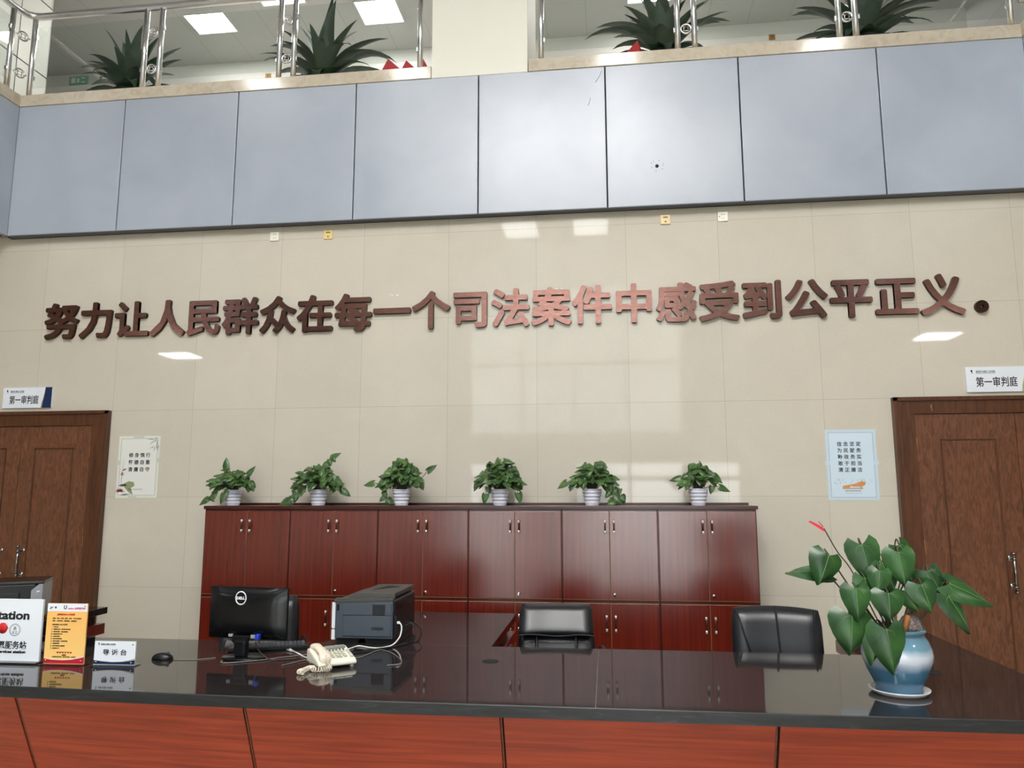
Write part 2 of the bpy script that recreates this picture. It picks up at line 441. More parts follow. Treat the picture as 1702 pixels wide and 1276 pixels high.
# marble caps on the balcony edge
struct('trim_1', MB().box(XL-.25, 3.835, -.112, .28, ZP1, 5.588, bev=.004), M_ledge, 'marble cap on the balcony edge, from the left corner to the pillar')
struct('trim_2', MB().box(4.75, XR+.25, -.112, .28, ZP1, 5.588, bev=.004), M_ledge, 'marble cap on the balcony edge, from the pillar to the right corner')
struct('trim_3', MB().box(XL-.25, XL+.012, -13, -.1125, ZP1, 5.588, bev=.004), M_ledge, 'marble cap on the left balcony edge')
struct('trim_4', MB().box(XR-.012, XR+.25, -13, -.1125, ZP1, 5.588, bev=.004), M_ledge, 'marble cap on the right balcony edge')
struct('pillar', MB().box(3.838, 4.742, -.104, .75, ZP1, ZC, bev=.004), M_pillar, 'cream painted pillar rising from the balcony edge')
# clad column on the upper floor at the left
cl = struct('pillar_left', MB().box(-2.3, -1.256, .02, 1.238, 5.45, ZC), M_joint, 'pale clad column at the left of the upper floor')
cm = MB()
for z0, z1 in ((5.45, 5.716), (5.73, 6.604), (6.62, 7.506), (7.522, ZC)):
    for y0, y1 in ((.014, .763), (.777, 1.24)):
        cm.box(-1.262, -1.25, y0, y1, z0, z1)
    cm.box(-2.306, -1.25, .008, .02, z0, z1)
    cm.box(-2.306, -1.25, 1.232, 1.244, z0, z1)
obj('cladding', cm, M_sidepanel, cl)

# ------------------------------------------------------------------ lamps
def lamp(x, y, z, sx, sy, label, group, m=None):
    t = thing('ceiling_light', label, 'ceiling light', (x, y, z), group=group)
    a, b = sx/2, sy/2; f = .018
    obj('frame', MB().box(-a, a, -b, -b+f, -.012, 0).box(-a, a, b-f, b, -.012, 0).box(-a, -a+f, -b+f, b-f, -.012, 0).box(a-f, a, -b+f, b-f, -.012, 0), M_alu, t)
    obj('diffuser', MB().box(-a+f, a-f, -b+f, b-f, -.008, -.001), m or M_lamp, t)
    return t
G = 'upper corridor ceiling lights'
lamp(-.185, 2.97, ZC, .61, .47, 'square white ceiling light above the leftmost spiky plant upstairs', G)
lamp(1.06, 2.46, ZC, .63, .47, 'square white ceiling light cut by the top of the photo, between the two left plants', G)
lamp(2.32, 3.02, ZC, .6, .54, 'square white ceiling light just left of the cream pillar', G)
lamp(6.1, 3.03, ZC, .6, .5, 'square white ceiling light above the plant right of the cream pillar', G)
for x in (3.6, 8.4): lamp(x, 1.4, ZC, .6, .6, 'added ceiling light of the upper corridor, out of view', G)  # nearer pair added out of view for extra light upstairs
G = 'soffit lights under the side balconies'
for x in (-2.28, 10.73):
    lamp(x, -6.22, ZP0+.02, .6, .6, 'square ceiling light under a side balcony', G)
G = 'atrium ceiling lights'
for x in (-.16, 2.35, 5.67, 8.8): lamp(x, -4.87, ZC, .6, .5, 'added light panel on the atrium ceiling, brightening the balcony front', G)
for x, y in ((2.2, -8.6), (4.0, -8.6), (5.8, -8.6), (7.4, -8.6), (4.0, -6.7), (5.8, -6.7)): lamp(x, y, ZC, 1.2, 1.2, 'added light panel on the atrium ceiling, brightening the balcony front', G)  # unseen large panels added to brighten the middle of the fascia
for x in (3.3, 5.1): lamp(x, -12.2, ZC, .9, 1.2, 'dimmer ceiling light above the entrance', G, M_lampdim)

# ------------------------------------------------------------------ railings
def coin(mb, c, axis, r=.045):
    """ring with a square frame inside, like an old coin; axis = direction of the railing in plan"""
    ax = Vector(axis); C = Vector(c)
    n = 20
    mb.tube([C + ax*r*math.cos(2*PI*k/n) + Vector((0, 0, r*math.sin(2*PI*k/n))) for k in range(n+1)], .0095, 8, caps=False)
    q = r*.42
    sq = [(-q, -q), (q, -q), (q, q), (-q, q), (-q, -q)]
    mb.tube([C + ax*a + Vector((0, 0, b)) for a, b in sq], .005, 5)
    for a in (PI/4, 3*PI/4, 5*PI/4, 7*PI/4):
        mb.tube([C + ax*q*math.copysign(1, math.cos(a)) + Vector((0, 0, q*math.copysign(1, math.sin(a)))), C + ax*r*math.cos(a) + Vector((0, 0, r*math.sin(a)))], .005, 5)
    for s in (-1, 1): mb.tube([C+ax*s*r, C+ax*s*(r+.022)], .006, 6)
ZL, ZR, RP = 5.588, 6.5, .0265
def railing(label, posts, coins, panes, rail):
    t = thing('glass_railing', label, 'railing', (0, 0, 0))
    for x, y in posts:
        obj('post', MB().tube([(x, y, ZL), (x, y, ZR)], RP, 14).lathe([(.034, 0), (.034, .012), (.0, .014)], 14, (x, y, ZL)), M_steel, t)
    for c, ax in coins:
        for z in (6.232, 5.83):
            m = MB(); coin(m, (c[0], c[1], z), ax); obj('coin_ornament', m, M_steel, t)
    for (a, b) in panes:
        A, B = Vector((a[0], a[1], 0)), Vector((b[0], b[1], 0)); d = (B-A).normalized(); n = Vector((-d.y, d.x, 0))*.005
        m = MB(); poly = []
        for z in (5.71, 6.375): poly.append([A-n+Vector((0, 0, z)), B-n+Vector((0, 0, z)), B+n+Vector((0, 0, z)), A+n+Vector((0, 0, z))])
        lo = [m.bm.verts.new(p) for p in poly[0]]; hi = [m.bm.verts.new(p) for p in poly[1]]
        m._f(lo[::-1]); m._f(hi)
        for i in range(4): m._f([lo[i], lo[(i+1) % 4], hi[(i+1) % 4], hi[i]])
        g = obj('glass_pane', m, M_glass, t)
        cl = MB()
        for P, s in ((A, -1), (B, 1)):
            for z in (5.82, 6.27):
                q = P + d*s*.004
                cl.box(q.x-.012, q.x+.012, q.y-.012, q.y+.012, z-.02, z+.02)
        obj('clamp', cl, M_steel, g)
    obj('handrail', MB().tube(rail, .036, 14), M_steel, t)
    return t
RY = -.02
railing('stainless steel and glass balcony railing on the left of the cream pillar',
        [(XL+.018, RY), (XL-.07, RY-.19), (.873, RY), (1.04, RY), (2.296, RY), (2.444, RY), (3.705, RY), (XL-.07, -1.5), (XL-.07, -1.66), (XL-.07, -3.1)],
        [((XL-.026, RY-.095), (.42, .907, 0)), ((.9565, RY), (1, 0, 0)), ((2.37, RY), (1, 0, 0)), ((XL-.07, -1.58), (0, 1, 0))],
        [((XL+.05, RY), (.845, RY)), ((1.068, RY), (2.268, RY)), ((2.472, RY), (3.677, RY)), ((XL-.07, RY-.22), (XL-.07, -1.47)), ((XL-.07, -1.69), (XL-.07, -3.07))],
        [(3.838, RY, ZR)] + [(x, RY, ZR) for x in (3, 2, 1, .2)] + [(XL+.09, RY, ZR), (XL+.02, RY-.012, ZR), (XL-.03, RY-.05, ZR), (XL-.058, RY-.12, ZR), (XL-.07, RY-.22, ZR), (XL-.07, -1.5, ZR), (XL-.07, -3.2, ZR)])
railing('stainless steel and glass balcony railing on the right of the cream pillar',
        [(4.862, RY), (6.114, RY), (6.265, RY), (7.529, RY), (7.668, RY), (8.955, RY), (XR+.09, RY-.19), (XR+.09, -1.6)],
        [((6.19, RY), (1, 0, 0)), ((7.598, RY), (1, 0, 0)), ((9.015, RY-.095), (-.5, .866, 0))],
        [((4.89, RY), (6.086, RY)), ((6.293, RY), (7.501, RY)), ((7.696, RY), (8.927, RY)), ((XR+.09, RY-.22), (XR+.09, -1.57))],
        [(4.742, RY, ZR), (6, RY, ZR), (7.5, RY, ZR), (8.8, RY, ZR), (8.93, RY-.01, ZR), (9.0, RY-.05, ZR), (XR+.08, RY-.12, ZR), (XR+.09, RY-.22, ZR), (XR+.09, -1.7, ZR)])

# ------------------------------------------------------------------ spiky plants on the upper floor
def blade(mb, base, az, length, elev, droop, w, twist=0.0):
    n = 9; w = w*1.6; p = Vector(base); e = elev; pts = []
    for i in range(n+1):
        pts.append((p.copy(), e)); st = length/n
        p = p + Vector((math.cos(az)*math.cos(e), math.sin(az)*math.cos(e), math.sin(e)))*st
        e -= droop/n*(.5+1.0*i/n)
    side = Vector((-math.sin(az), math.cos(az), 0))
    rows = []
    for i, (q, e) in enumerate(pts):
        u = i/n; hw = w*.5*min(1, .55+1.6*u)*(1-max(0, u-.45)/.55)**.8 if u < 1 else .001
        nrm = Vector((-math.cos(az)*math.sin(e), -math.sin(az)*math.sin(e), math.cos(e)))
        trio = [q+side*hw+nrm*hw*.35, q.copy(), q-side*hw+nrm*hw*.35]
        for c_ in trio:
            if c_.y < 0: c_.y = -.31*(1-math.exp(c_.y/.31))
        rows.append([mb.bm.verts.new(c_) for c_ in trio])
    for a, b in zip(rows, rows[1:]):
        for k in (0, 1):
            f = mb._f([a[k], a[k+1], b[k+1], b[k]])
            if f: f.smooth = True
def spiky(label, x, y, seed, n, scale, tops):
    r = random.Random(seed)
    t = thing('dracaena_plant', label, 'plant', (x, y, 5.45), group='spiky plants behind the balcony railing')
    obj('planter', MB().lathe([(.0, 0), (.13, 0), (.15, .05), (.185, .3), (.19, .33), (.172, .33), (.165, .29), (.0, .29)], 22), M_planter, t)
    obj('soil', MB().lathe([(.168, .295), (.0, .31)], 16), M_soil, t)
    m = MB()
    for i in range(n):
        u = i/n
        az = i*2.39996 + r.uniform(-.3, .3)
        ln = scale*(r.uniform(.5, .72))
        blade(m, (.02*math.cos(az), .02*math.sin(az), .29+.10*u), az, ln, .30+1.12*u+r.uniform(-.1, .1), r.uniform(1.0, 1.9)*(1.15-.8*u), r.uniform(.07, .1)*scale)
    for az, el, ln, dr in tops:
        blade(m, (.0, .0, .38), az, ln, el, dr, .1*scale)
    obj('leaves', m, M_agave, t)
    return t
spiky('spiky dark plant behind the first glass pane from the left', .50, .34, 3, 38, 1.08, [(.5, 1.5, .82, .1), (2.6, 1.25, .72, .2), (.3, 1.25, .75, .2), (3.0, .8, .8, .9)])
spiky('spiky dark plant behind the third glass pane, left of the cream pillar', 2.60, .34, 8, 32, 1.12, [(1.0, 1.5, 1.0, .1), (.1, .75, .85, 1.7), (-.1, .6, .8, 1.5), (2.8, 1.2, .75, .3), (3.0, .95, .8, 1.0)])
spiky('spiky dark plant behind the first pane right of the cream pillar', 6.02, .34, 14, 36, 1.05, [(3.2, .75, .85, 1.6), (3.0, .95, .8, 1.3), (.2, .9, .8, 1.2), (1.5, 1.45, .9, .2), (2.6, 1.3, .85, .3), (.5, 1.3, .85, .3)])
spiky('spiky dark plant nearest the right end of the balcony', 7.86, .34, 21, 36, 1.05, [(.1, .8, .85, 1.0), (.3, .95, .85, .6), (3.0, .9, .75, 1.2), (1.5, 1.45, .9, .2), (2.6, 1.3, .85, .3)])

# red folded cards on the ledge
def redcard(x, y, w, h, rz, label):
    m = MB()
    A, B, C, D = (-w*.42, -.022, 0), (w*.58, .012, 0), (-w*.12, 0, h), (-w*.25, .03, 0)
    b = bmesh.new(); vs = [b.verts.new(p) for p in (A, B, C, D)]
    for f in ((0, 1, 2), (0, 2, 3), (1, 3, 2), (0, 3, 1)): b.faces.new([vs[k] for k in f])
    bmesh.ops.recalc_face_normals(b, faces=b.faces[:]); m.add(b)
    o = obj('folded_card', m, M_red, None, (x, y, 5.588)); o.rotation_euler = (0, 0, rz)
    return tag(o, label, 'card', 'red folded cards on the balcony ledge')
redcard(3.40, .09, .36, .235, 0, 'red folded card on the ledge, farthest left of the three beside the pillar')
redcard(3.565, .15, .36, .24, 0, 'red folded card on the ledge, middle one of the three beside the pillar')
redcard(3.70, .21, .21, .285, 0, 'red folded card on the ledge half hidden by the cream pillar')
redcard(5.72, .13, .32, .26, PI, 'red folded card on the ledge under the plant right of the pillar')

# sockets
def socket(label, x, y, z, m, holes):
    t = thing('wall_socket', label, 'socket', (x, y, z), group='sockets near the top of the walls')
    obj('plate', MB().box(-.043, .043, -.012, 0, -.043, .043, bev=.003), m, t)
    h = MB()
    for a, b, w, k in holes: h.box(a-w, a+w, -.0126, -.010, b-k, b+k)
    obj('socket_holes', h, M_ink, t)
    return t
H1 = [(-.008, .018, .0035, .0035), (.010, .018, .0035, .0035), (-.008, -.016, .002, .004), (.010, -.016, .002, .004)]
H2 = [(0, .02, .02, .004), (0, -.02, .007, .005)]
socket('white wall socket under the grey panels, at the left', 2.324, 0, 4.032, M_pvc, H1)
socket('yellow wall socket under the grey panels, at the left', 2.849, 0, 4.027, mat('yellow_socket', rgb(232, 208, 136), .35), H2)
socket('cream yellow wall socket under the grey panels, at the right', 5.953, 0, 4.026, mat('cream_socket', rgb(236, 212, 160), .35), H2)
socket('white wall socket under the grey panels, at the right', 6.448, 0, 4.03, M_pvc, H1+[(-.028, 0, .004, .004)])
socket('brass wall socket on the upper corridor wall between the left plants', .243, 3.97, 8.116, M_brass, [(0, .012, .018, .004), (0, -.012, .008, .004)])
socket('brass wall socket on the upper corridor wall between the right plants', 7.889, 3.97, 8.161, M_brass, [(0, .012, .018, .004), (0, -.012, .008, .004)])
ex = thing('exit_sign_reflection', 'green exit sign reflection, built as a panel on the upper corridor wall at the left', 'sign', (-2.98, 3.97, 8.27))
obj('panel', MB().box(-.16, .16, -.03, 0, -.07, .07, bev=.004), M_exit, ex)  # pale green panel stands in for a faint reflection of a sign
obj('pictogram', MB().box(-.12, -.05, -.032, -.03, -.045, .045).box(-.02, .02, -.032, -.03, -.045, .03).box(.05, .12, -.032, -.03, .025, .045).box(.05, .12, -.032, -.03, -.045, -.025), M_paper, ex)

# ------------------------------------------------------------------ slogan on the wall
SL = '努力让人民群众在每一个司法案件中感受到公平正义'
words = ['first', 'second', 'third', 'fourth', 'fifth', 'sixth', 'seventh', 'eighth', 'ninth', 'tenth', 'eleventh', 'twelfth', 'thirteenth', 'fourteenth', 'fifteenth', 'sixteenth',
         'seventeenth', 'eighteenth', 'nineteenth', 'twentieth', 'twenty-first', 'twenty-second', 'twenty-third']
def wall_char(ch, x, z, size, label):
    src = text_mesh(ch, size, 0.0, .017, 3)
    d = .0295*size
    m = MB()                       # heavy strokes: the glyph thickened all round
    for k in range(8):
        b = bmesh.new(); b.from_mesh(src)
        a = PI/8+k*PI/4
        for v in b.verts: v.co = Vector((v.co.x-.5*size+d*1.08*math.cos(a), -v.co.z-.0002*k, v.co.y-.38*size+d*1.08*math.sin(a)))
        m.add(b)
    bpy.data.meshes.remove(src); m.bm.normal_update()
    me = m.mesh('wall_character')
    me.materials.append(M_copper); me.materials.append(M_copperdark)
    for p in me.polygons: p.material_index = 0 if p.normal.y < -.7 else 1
    o = bpy.data.objects.new('wall_character', me); COL.objects.link(o); o.location = (x, -.0175, z)
    return tag(o, label, 'letter', 'copper slogan characters on the wall')
NCH = len(SL)
for i, ch in enumerate(SL):
    x = .222 + (8.195-.222)*i/(NCH-1)
    z = 3.272 - .01*(i/(NCH-1)) + (0.008 if i in (14, 15) else 0)
    wall_char(ch, x, z, .358, 'brushed copper character %s, %s in the slogan on the marble wall' % (ch, words[i]))
pm = MB()
pr = [(.013, -.0175), (.052, -.0175), (.052, .0175), (.013, .0175), (.013, -.0175)]
pm.lathe(pr, 28, M=Matrix.Rotation(PI/2, 4, 'X'))
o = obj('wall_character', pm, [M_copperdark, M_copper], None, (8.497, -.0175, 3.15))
for p in o.data.polygons: p.use_smooth = False
tag(o, 'round copper full stop ending the slogan on the marble wall', 'letter', 'copper slogan characters on the wall')

# ------------------------------------------------------------------ doors, signs, posters
def door(name, x0, x1, seam, label, hx, mirror=1):
    t = thing(name, label, 'door', (0, 0, 0), kind='structure')
    fw = .16; zt, zo = 2.265, 2.402
    m = MB()
    def rail_(poly, a, b, axis): m.prism(poly, a, b, axis)
    # moulded casing: outer raised bead and flat face
    for (xa, xb) in ((x0, x0+fw), (x1-fw, x1)):
        m.box(xa, xb, -.045, 0, 0, zt)
        xo = xa if xa == x0 else xb-.03
        m.box(xo, xo+.03, -.062, -.045, 0, zo)
    m.box(x0, x1, -.045, 0, zt, zo).box(x0, x1, -.062, -.045, zo-.03, zo)
    obj('door_frame', m, M_oakdark, t)
    obj('door_reveal', MB().box(x0+fw, x1-fw, -.004, 0, 0, zt), M_gap, t)
    for a, b, side in ((x0+fw+.004, seam-.002, -1), (seam+.002, x1-fw-.004, 1)):
        lf = MB().box(a, b, -.03, -.004, .01, zt-.004)
        leaf = obj('door_leaf', lf, M_oak, t)
        w = b-a
        pa, pb = a+.2*w, b-.24*w
        if side < 0: pa, pb = a+.24*w, b-.2*w
        for z0, z1 in ((.27, 2.06),):
            q = MB()
            for (xa, xb, za, zb) in ((pa, pb, z0, z0+.014), (pa, pb, z1-.014, z1), (pa, pa+.014, z0, z1), (pb-.014, pb, z0, z1)):
                q.box(xa, xb, -.0375, -.03, za, zb, bev=.003)
            obj('moulding', q, M_oakdark, leaf)
        hxx = seam + side*hx
        h = MB().tube([(hxx, -.085, .85), (hxx, -.085, 1.165)], .0125, 10)
        for z in (.86, .90, 1.115, 1.155): h.lathe([(.012, -.007), (.018, -.004), (.018, .004), (.012, .007)], 12, (hxx, -.085, z))
        for z in (.90, 1.115): h.tube([(hxx, -.085, z), (hxx, -.03, z)], .009, 8).lathe([(.026, 0), (.022, .006), (.0, .008)], 14, M=Matrix.Translation((hxx, -.03, z)) @ Matrix.Rotation(PI/2, 4, 'X'))
        obj('door_handle', h, M_pull, leaf)
        hg = MB(); xh = b+.003 if side > 0 else a-.003
        for z in (2.02, 1.2, .3): hg.tube([(xh, -.036, z-.05), (xh, -.036, z+.05)], .008, 8)
        obj('hinge', hg, M_brass, leaf)
    return t
door('door_1', -.96, .794, -.083, 'brown oak double door with moulded frame at the left', .11)
d2 = door('door_2', 7.736, 9.59, 8.663, 'brown oak double door with moulded frame at the right', -.0)
for leaf in kids(d2):
    if leaf.name.startswith('door_leaf'):
        for c in kids(leaf):
            if c.name.startswith('door_handle'): c.location.x += -.13 if leaf.bound_box[0][0] < 8.5 else .13
obj('scratch_mark', MB().tube([(8.036, -.0465, 2.34), (8.03, -.0465, 2.31), (8.037, -.0465, 2.285)], .003, 5).tube([(8.03, -.0465, 2.31), (8.022, -.0465, 2.335)], .002, 5), mat('pale_scratch', rgb(176, 132, 96), .6), d2)

def court_emblem(mb, x, y, z, s):
    mb.prism([(x-.4*s, z+.5*s), (x, z+.42*s), (x, z-.42*s), (x-.22*s, z-.5*s), (x-.1*s, z-.1*s), (x-.4*s, z)], y-.0008, y, 'y')
def room_sign(label, x0, x1, z0, z1):
    t = thing('room_sign', label, 'sign', (x0, 0, z0), group='courtroom name signs beside the doors')
    w, h = x1-x0, z1-z0
    obj('board', MB().box(0, w, -.018, 0, 0, h, bev=.002), M_paper, t)
    xa = [(.815, 0), (.825, .25), (.845, .5), (.86, .75), (.866, 1)]
    arc = [(w*a, h*b) for a, b in xa]
    obj('blue_band', MB().prism(arc + [(w, h), (w, 0)], -.0188, -.018, 'y'), M_navy, t)
    obj('gold_line', MB().prism([(p-.022*w*(1-q/h)**1.0-.002, q) for p, q in arc] + arc[::-1], -.0186, -.018, 'y'), M_gold, t)
    lettering('lettering', '第一审判庭', .086, M_ink, t, (w*.44, -.0185, h*.40), .012, width=w*.60)
    m = MB(); court_emblem(m, w*.10, -.018, h*.81, .032); obj('emblem', m, M_ink, t)
    lettering('small_lettering', '株洲市石峰区人民法院', .022, M_greyink, t, (w*.29, -.0185, h*.81), .012, width=w*.28)
    obj('small_line', MB().box(w*.15, w*.43, -.0186, -.018, h*.735, h*.745), M_greyink, t)
    return t
room_sign('white and navy courtroom sign on the wall above the left door', -.33, .178, 2.44, 2.637)
room_sign('white and navy courtroom sign on the wall above the right door', 8.328, 8.855, 2.438, 2.645)

def poster(label, x0, x1, z0, z1, pm_, bm_, lines, sz, zfirst, dz, cx):
    t = thing('wall_poster', label, 'poster', (x0, 0, z0))
    w, h = x1-x0, z1-z0
    obj('sheet', MB().box(0, w, -.003, 0, 0, h), bm_, t)
    obj('panel', MB().box(.022, w-.022, -.0035, -.003, .022, h-.022), pm_, t)
    b = MB(); k = .024; g = .0022
    b.box(k, w-k, -.0039, -.0035, k, k+g).box(k, w-k, -.0039, -.0035, h-k-g, h-k).box(k, k+g, -.0039, -.0035, k, h-k).box(w-k-g, w-k, -.0039, -.0035, k, h-k)
    obj('border_line', b, M_greyink, t)
    for i, s in enumerate(lines):
        lettering('lettering', ' '.join(s), sz, M_ink, t, (w*cx, -.004, h*(zfirst-dz*i)), .016)
    return t, w, h
t, w, h = poster('white poster with black calligraphy and a lotus, beside the left door', .893, 1.303, 1.592, 2.162, M_poster1, M_poster1b, ['修身慎行', '怀德自重', '清廉自守'], .044, .69, .115, .52)
b = MB()
def stroke(mb, x, z, dx, dz, wd):
    n = Vector((-dz, dx)).normalized()*wd
    mb.prism([(x, z), (x+dx*.4+n.x, z+dz*.4+n.y), (x+dx, z+dz), (x+dx*.4-n.x, z+dz*.4-n.y)], -.0043, -.0039, 'y')
for (a, c, dx, dz) in ((.92, .99, -.03, -.05), (.88, .94, -.09, .005), (.86, .93, -.05, -.045), (.92, .94, -.03, -.03), (.93, .87, .02, -.04), (.88, .83, -.06, -.02), (.89, .83, -.02, -.05), (.92, .82, .02, -.045), (.90, .84, .035, -.03), (.93, .95, -.01, -.1)):
    stroke(b, a*w, c*h, dx, dz, .0032)
obj('bamboo_print', b, M_greyink, t)
b = MB(); b.prism([(.16*w, .22*h), (.30*w, .27*h), (.42*w, .255*h), (.45*w, .2*h), (.36*w, .16*h), (.42*w, .05*h), (.30*w, .10*h), (.22*w, .16*h)], -.0043, -.0035, 'y'); obj('leaf_print', b, M_leafprint, t)
b = MB()
for k in range(7):
    a = k*PI/6; stroke(b, .10*w, .10*h, .062*math.cos(a), .05*math.sin(a), .012)
obj('lotus_print', b, M_pink, t); b = MB()
for k in range(5):
    a = .4+k*.6; stroke(b, .13*w, .36*h, .03*math.cos(a), .05*math.sin(a), .006)
obj('bud_print', b, M_pink, t)
b = MB(); stroke(b, .11*w, .13*h, .015, .30, .002); stroke(b, .12*w, .44*h, .05, .02, .008); stroke(b, .05*w, .2*h, .1, .005, .012); stroke(b, .1*w, .05*h, .12, .01, .006)
obj('stem_print', b, M_greyink, t)
b = MB()
for k in range(9): b.box(w*(.33+.035*k), w*(.353+.035*k), -.0043, -.0035, h*.128, h*.15)
obj('small_lettering', b, M_lightgrey, t)
obj('tape', MB().box(-.012, .03, -.0046, -.003, h*.53, h*.6).box(w-.03, w+.012, -.0046, -.003, h*.57, h*.64).box(w*.3, w*.5, -.0046, -.003, -.012, .02).box(w*.35, w*.6, -.0046, -.003, h-.02, h+.012), M_tape, t)
t, w, h = poster('pale blue poster with black calligraphy and an orange hill, beside the right door', 7.196, 7.597, 1.566, 2.146, M_poster2, M_poster2b, ['信念坚定', '为民服务', '勤政务实', '敢于担当', '清正廉洁'], .039, .795, .0915, .46)
b = MB(); b.prism([(.28*w, .165*h), (.30*w, .205*h), (.45*w, .22*h), (.55*w, .235*h), (.66*w, .27*h), (.74*w, .255*h), (.73*w, .215*h), (.66*w, .19*h), (.70*w, .165*h)], -.0043, -.0035, 'y'); obj('hill_print', b, M_orangeprint, t)
b = MB(); b.prism([(.42*w, .175*h), (.46*w, .205*h), (.50*w, .19*h), (.60*w, .192*h), (.66*w, .182*h), (.6*w, .175*h)], -.0047, -.0043, 'y'); obj('snow_print', b, M_poster2, t)
b = MB()
for k in range(9): b.box(w*(.34+.035*k), w*(.36+.035*k), -.0043, -.0035, h*.125, h*.14)
b.box(w*.30, w*.68, -.0043, -.0035, h*.158, h*.162)
b.box(w*.34, w*.66, -.0043, -.0035, h*.10, h*.103)
obj('small_lettering', b, M_greyink, t)
b = MB()
rr = random.Random(5)
for k in range(22): x = rr.uniform(.06, .9); stroke(b, x*w, h*rr.uniform(.21, .27), rr.uniform(-.012, .012), rr.uniform(.012, .03), .003)
obj('mountain_print', b, M_lightgrey, t)
obj('tape', MB().box(-.01, .03, -.0046, -.003, h*.5, h*.55).box(w-.03, w+.01, -.0046, -.003, h*.5, h*.55), M_poster2b, t)

# ------------------------------------------------------------------ filing cabinets
CX0, CW, CY = 2.012, .7545, -.42
def bar_handle(z0, z1):
    m = MB().tube([(0, -.03, z0), (0, -.03, z1)], .0055, 8)
    return m
def make_cabinet():
    t = thing('filing_cabinet', 'x', 'cabinet', (0, 0, 0), group='row of mahogany filing cabinets')
    w = CW-.002
    obj('body', MB().box(0, w, CY+.02, -.012, 0, 1.50).box(0, .0055, CY, CY+.02, 0, 1.5).box(w-.0055, w, CY, CY+.02, 0, 1.5).box(0, w, CY, CY+.02, 1.486, 1.5).box(0, w, CY, CY+.02, 0, .07).box(.005, w-.005, CY+.002, CY+.02, .779, .8025), M_mahogdark, t)
    obj('edge_strip', MB().box(.006, w-.006, CY-.003, CY+.021, .7755, .7790).box(.006, w-.006, CY-.003, CY+.021, .8025, .8060).box(w/2-.004, w/2+.004, CY+.006, CY+.021, .07, 1.486), M_olive, t)
    for lo, hi, nm, h0, h1 in ((.8065, 1.484, 'upper_door', 1.315, 1.415), (.074, .775, 'lower_door', .57, .69)):
        for s in (0, 1):
            a, b = (.0065, w/2-.003) if s == 0 else (w/2+.003, w-.0065)
            d = obj(nm, MB().box(a, b, CY-.004, CY+.018, lo, hi, bev=.0015), M_mahog, t)
            hx = b-.032 if s == 0 else a+.032
            y = CY-.004
            hd = obj('handle', MB().tube([(hx, y-.026, h0), (hx, y-.026, h1)], .0062, 8), M_mahogdark, d)
            for z, q in ((h0, h0+.02), (h1-.02, h1)):
                e = MB().tube([(hx, y-.027, z-.002), (hx, y-.027, q)], .0078, 10).tube([(hx, y-.026, (z+q)/2), (hx, y, (z+q)/2)], .004, 6)
                obj('handle_end', e, M_bright, hd)
            if s == 1 and nm == 'upper_door':
                obj('lock', MB().lathe([(.011, 0), (.011, .008), (.008, .011), (.0, .011)], 12, M=Matrix.Translation((a+.028, y, .845)) @ Matrix.Rotation(PI/2, 4, 'X')).box(a+.020, a+.036, y-.028, y-.008, .832, .845), M_chrome, d)
    return t
cab0 = make_cabinet()
clabels = ['mahogany filing cabinet at the left end of the row, behind the black monitor', 'mahogany filing cabinet second from the left end of the row',
           'mahogany filing cabinet third from the left, behind the grey printer', 'mahogany filing cabinet fourth from the left, behind the chair with the square back',
           'mahogany filing cabinet second from the right end of the row', 'mahogany filing cabinet at the right end of the row, behind the right chair']
for i in range(6):
    c = cab0 if i == 0 else copy_tree(cab0)
    c.location = (CX0 + CW*i, 0, 0); c['label'] = clabels[i]
o = obj('cabinet_top', MB().box(CX0-.012, CX0+6*CW+.012, CY-.012, -.005, 1.5, 1.528, bev=.003).box(CX0-.012, CX0+6*CW+.012, -.035, -.003, 1.528, 1.548), M_mahogdark)
tag(o, 'long dark red brown board along the top of the filing cabinets', 'cabinet top')

# ------------------------------------------------------------------ heart shaped leaves
HW = [(0, .30), (.1, .46), (.22, .5), (.38, .46), (.55, .37), (.72, .25), (.87, .11), (1, .0)]
def heart(mb, base, tip, width, nrm, fold=.12, curl=.15, lobe=.22, mi=0, veins=None):
    B, T = Vector(base), Vector(tip); a = T-B; L = a.length; a = a/L
    n = Vector(nrm); n = (n - a*n.dot(a)).normalized(); s = a.cross(n)
    mid = []; lft = []; rgt = []; nc = 3
    for v, hw in HW:
        c = B + a*(v*L) - n*(curl*L*v*v)
        row = []
        for u in range(-nc, nc+1):
            q = u/nc; back = lobe*L*(1-v)**2*abs(q)**1.3
            z = -fold*width*abs(q)**1.6
            row.append(mb.bm.verts.new(c + s*(q*hw*width) - a*back + n*z + n*(curl*L*(v*v)-curl*L*max(0, v-lobe*(1-v)**2*abs(q))**2)*0.0))
        mid.append(row)
    for r0, r1 in zip(mid, mid[1:]):
        for k in range(2*nc):
            f = mb._f([r0[k], r0[k+1], r1[k+1], r1[k]], mi)
            if f: f.smooth = True
    if veins is not None:
        veins.tube([r[nc].co + n*.0012 for r in mid[:-1]], [.0022]*(len(mid)-2)+[.001], 5)
        for sd in (-1, 1):
            veins.tube([mid[0][nc].co+n*.0012, mid[1][nc+sd].co+n*.001, mid[3][nc+2*sd].co+n*.001], [.0015, .0012, .0006], 4)

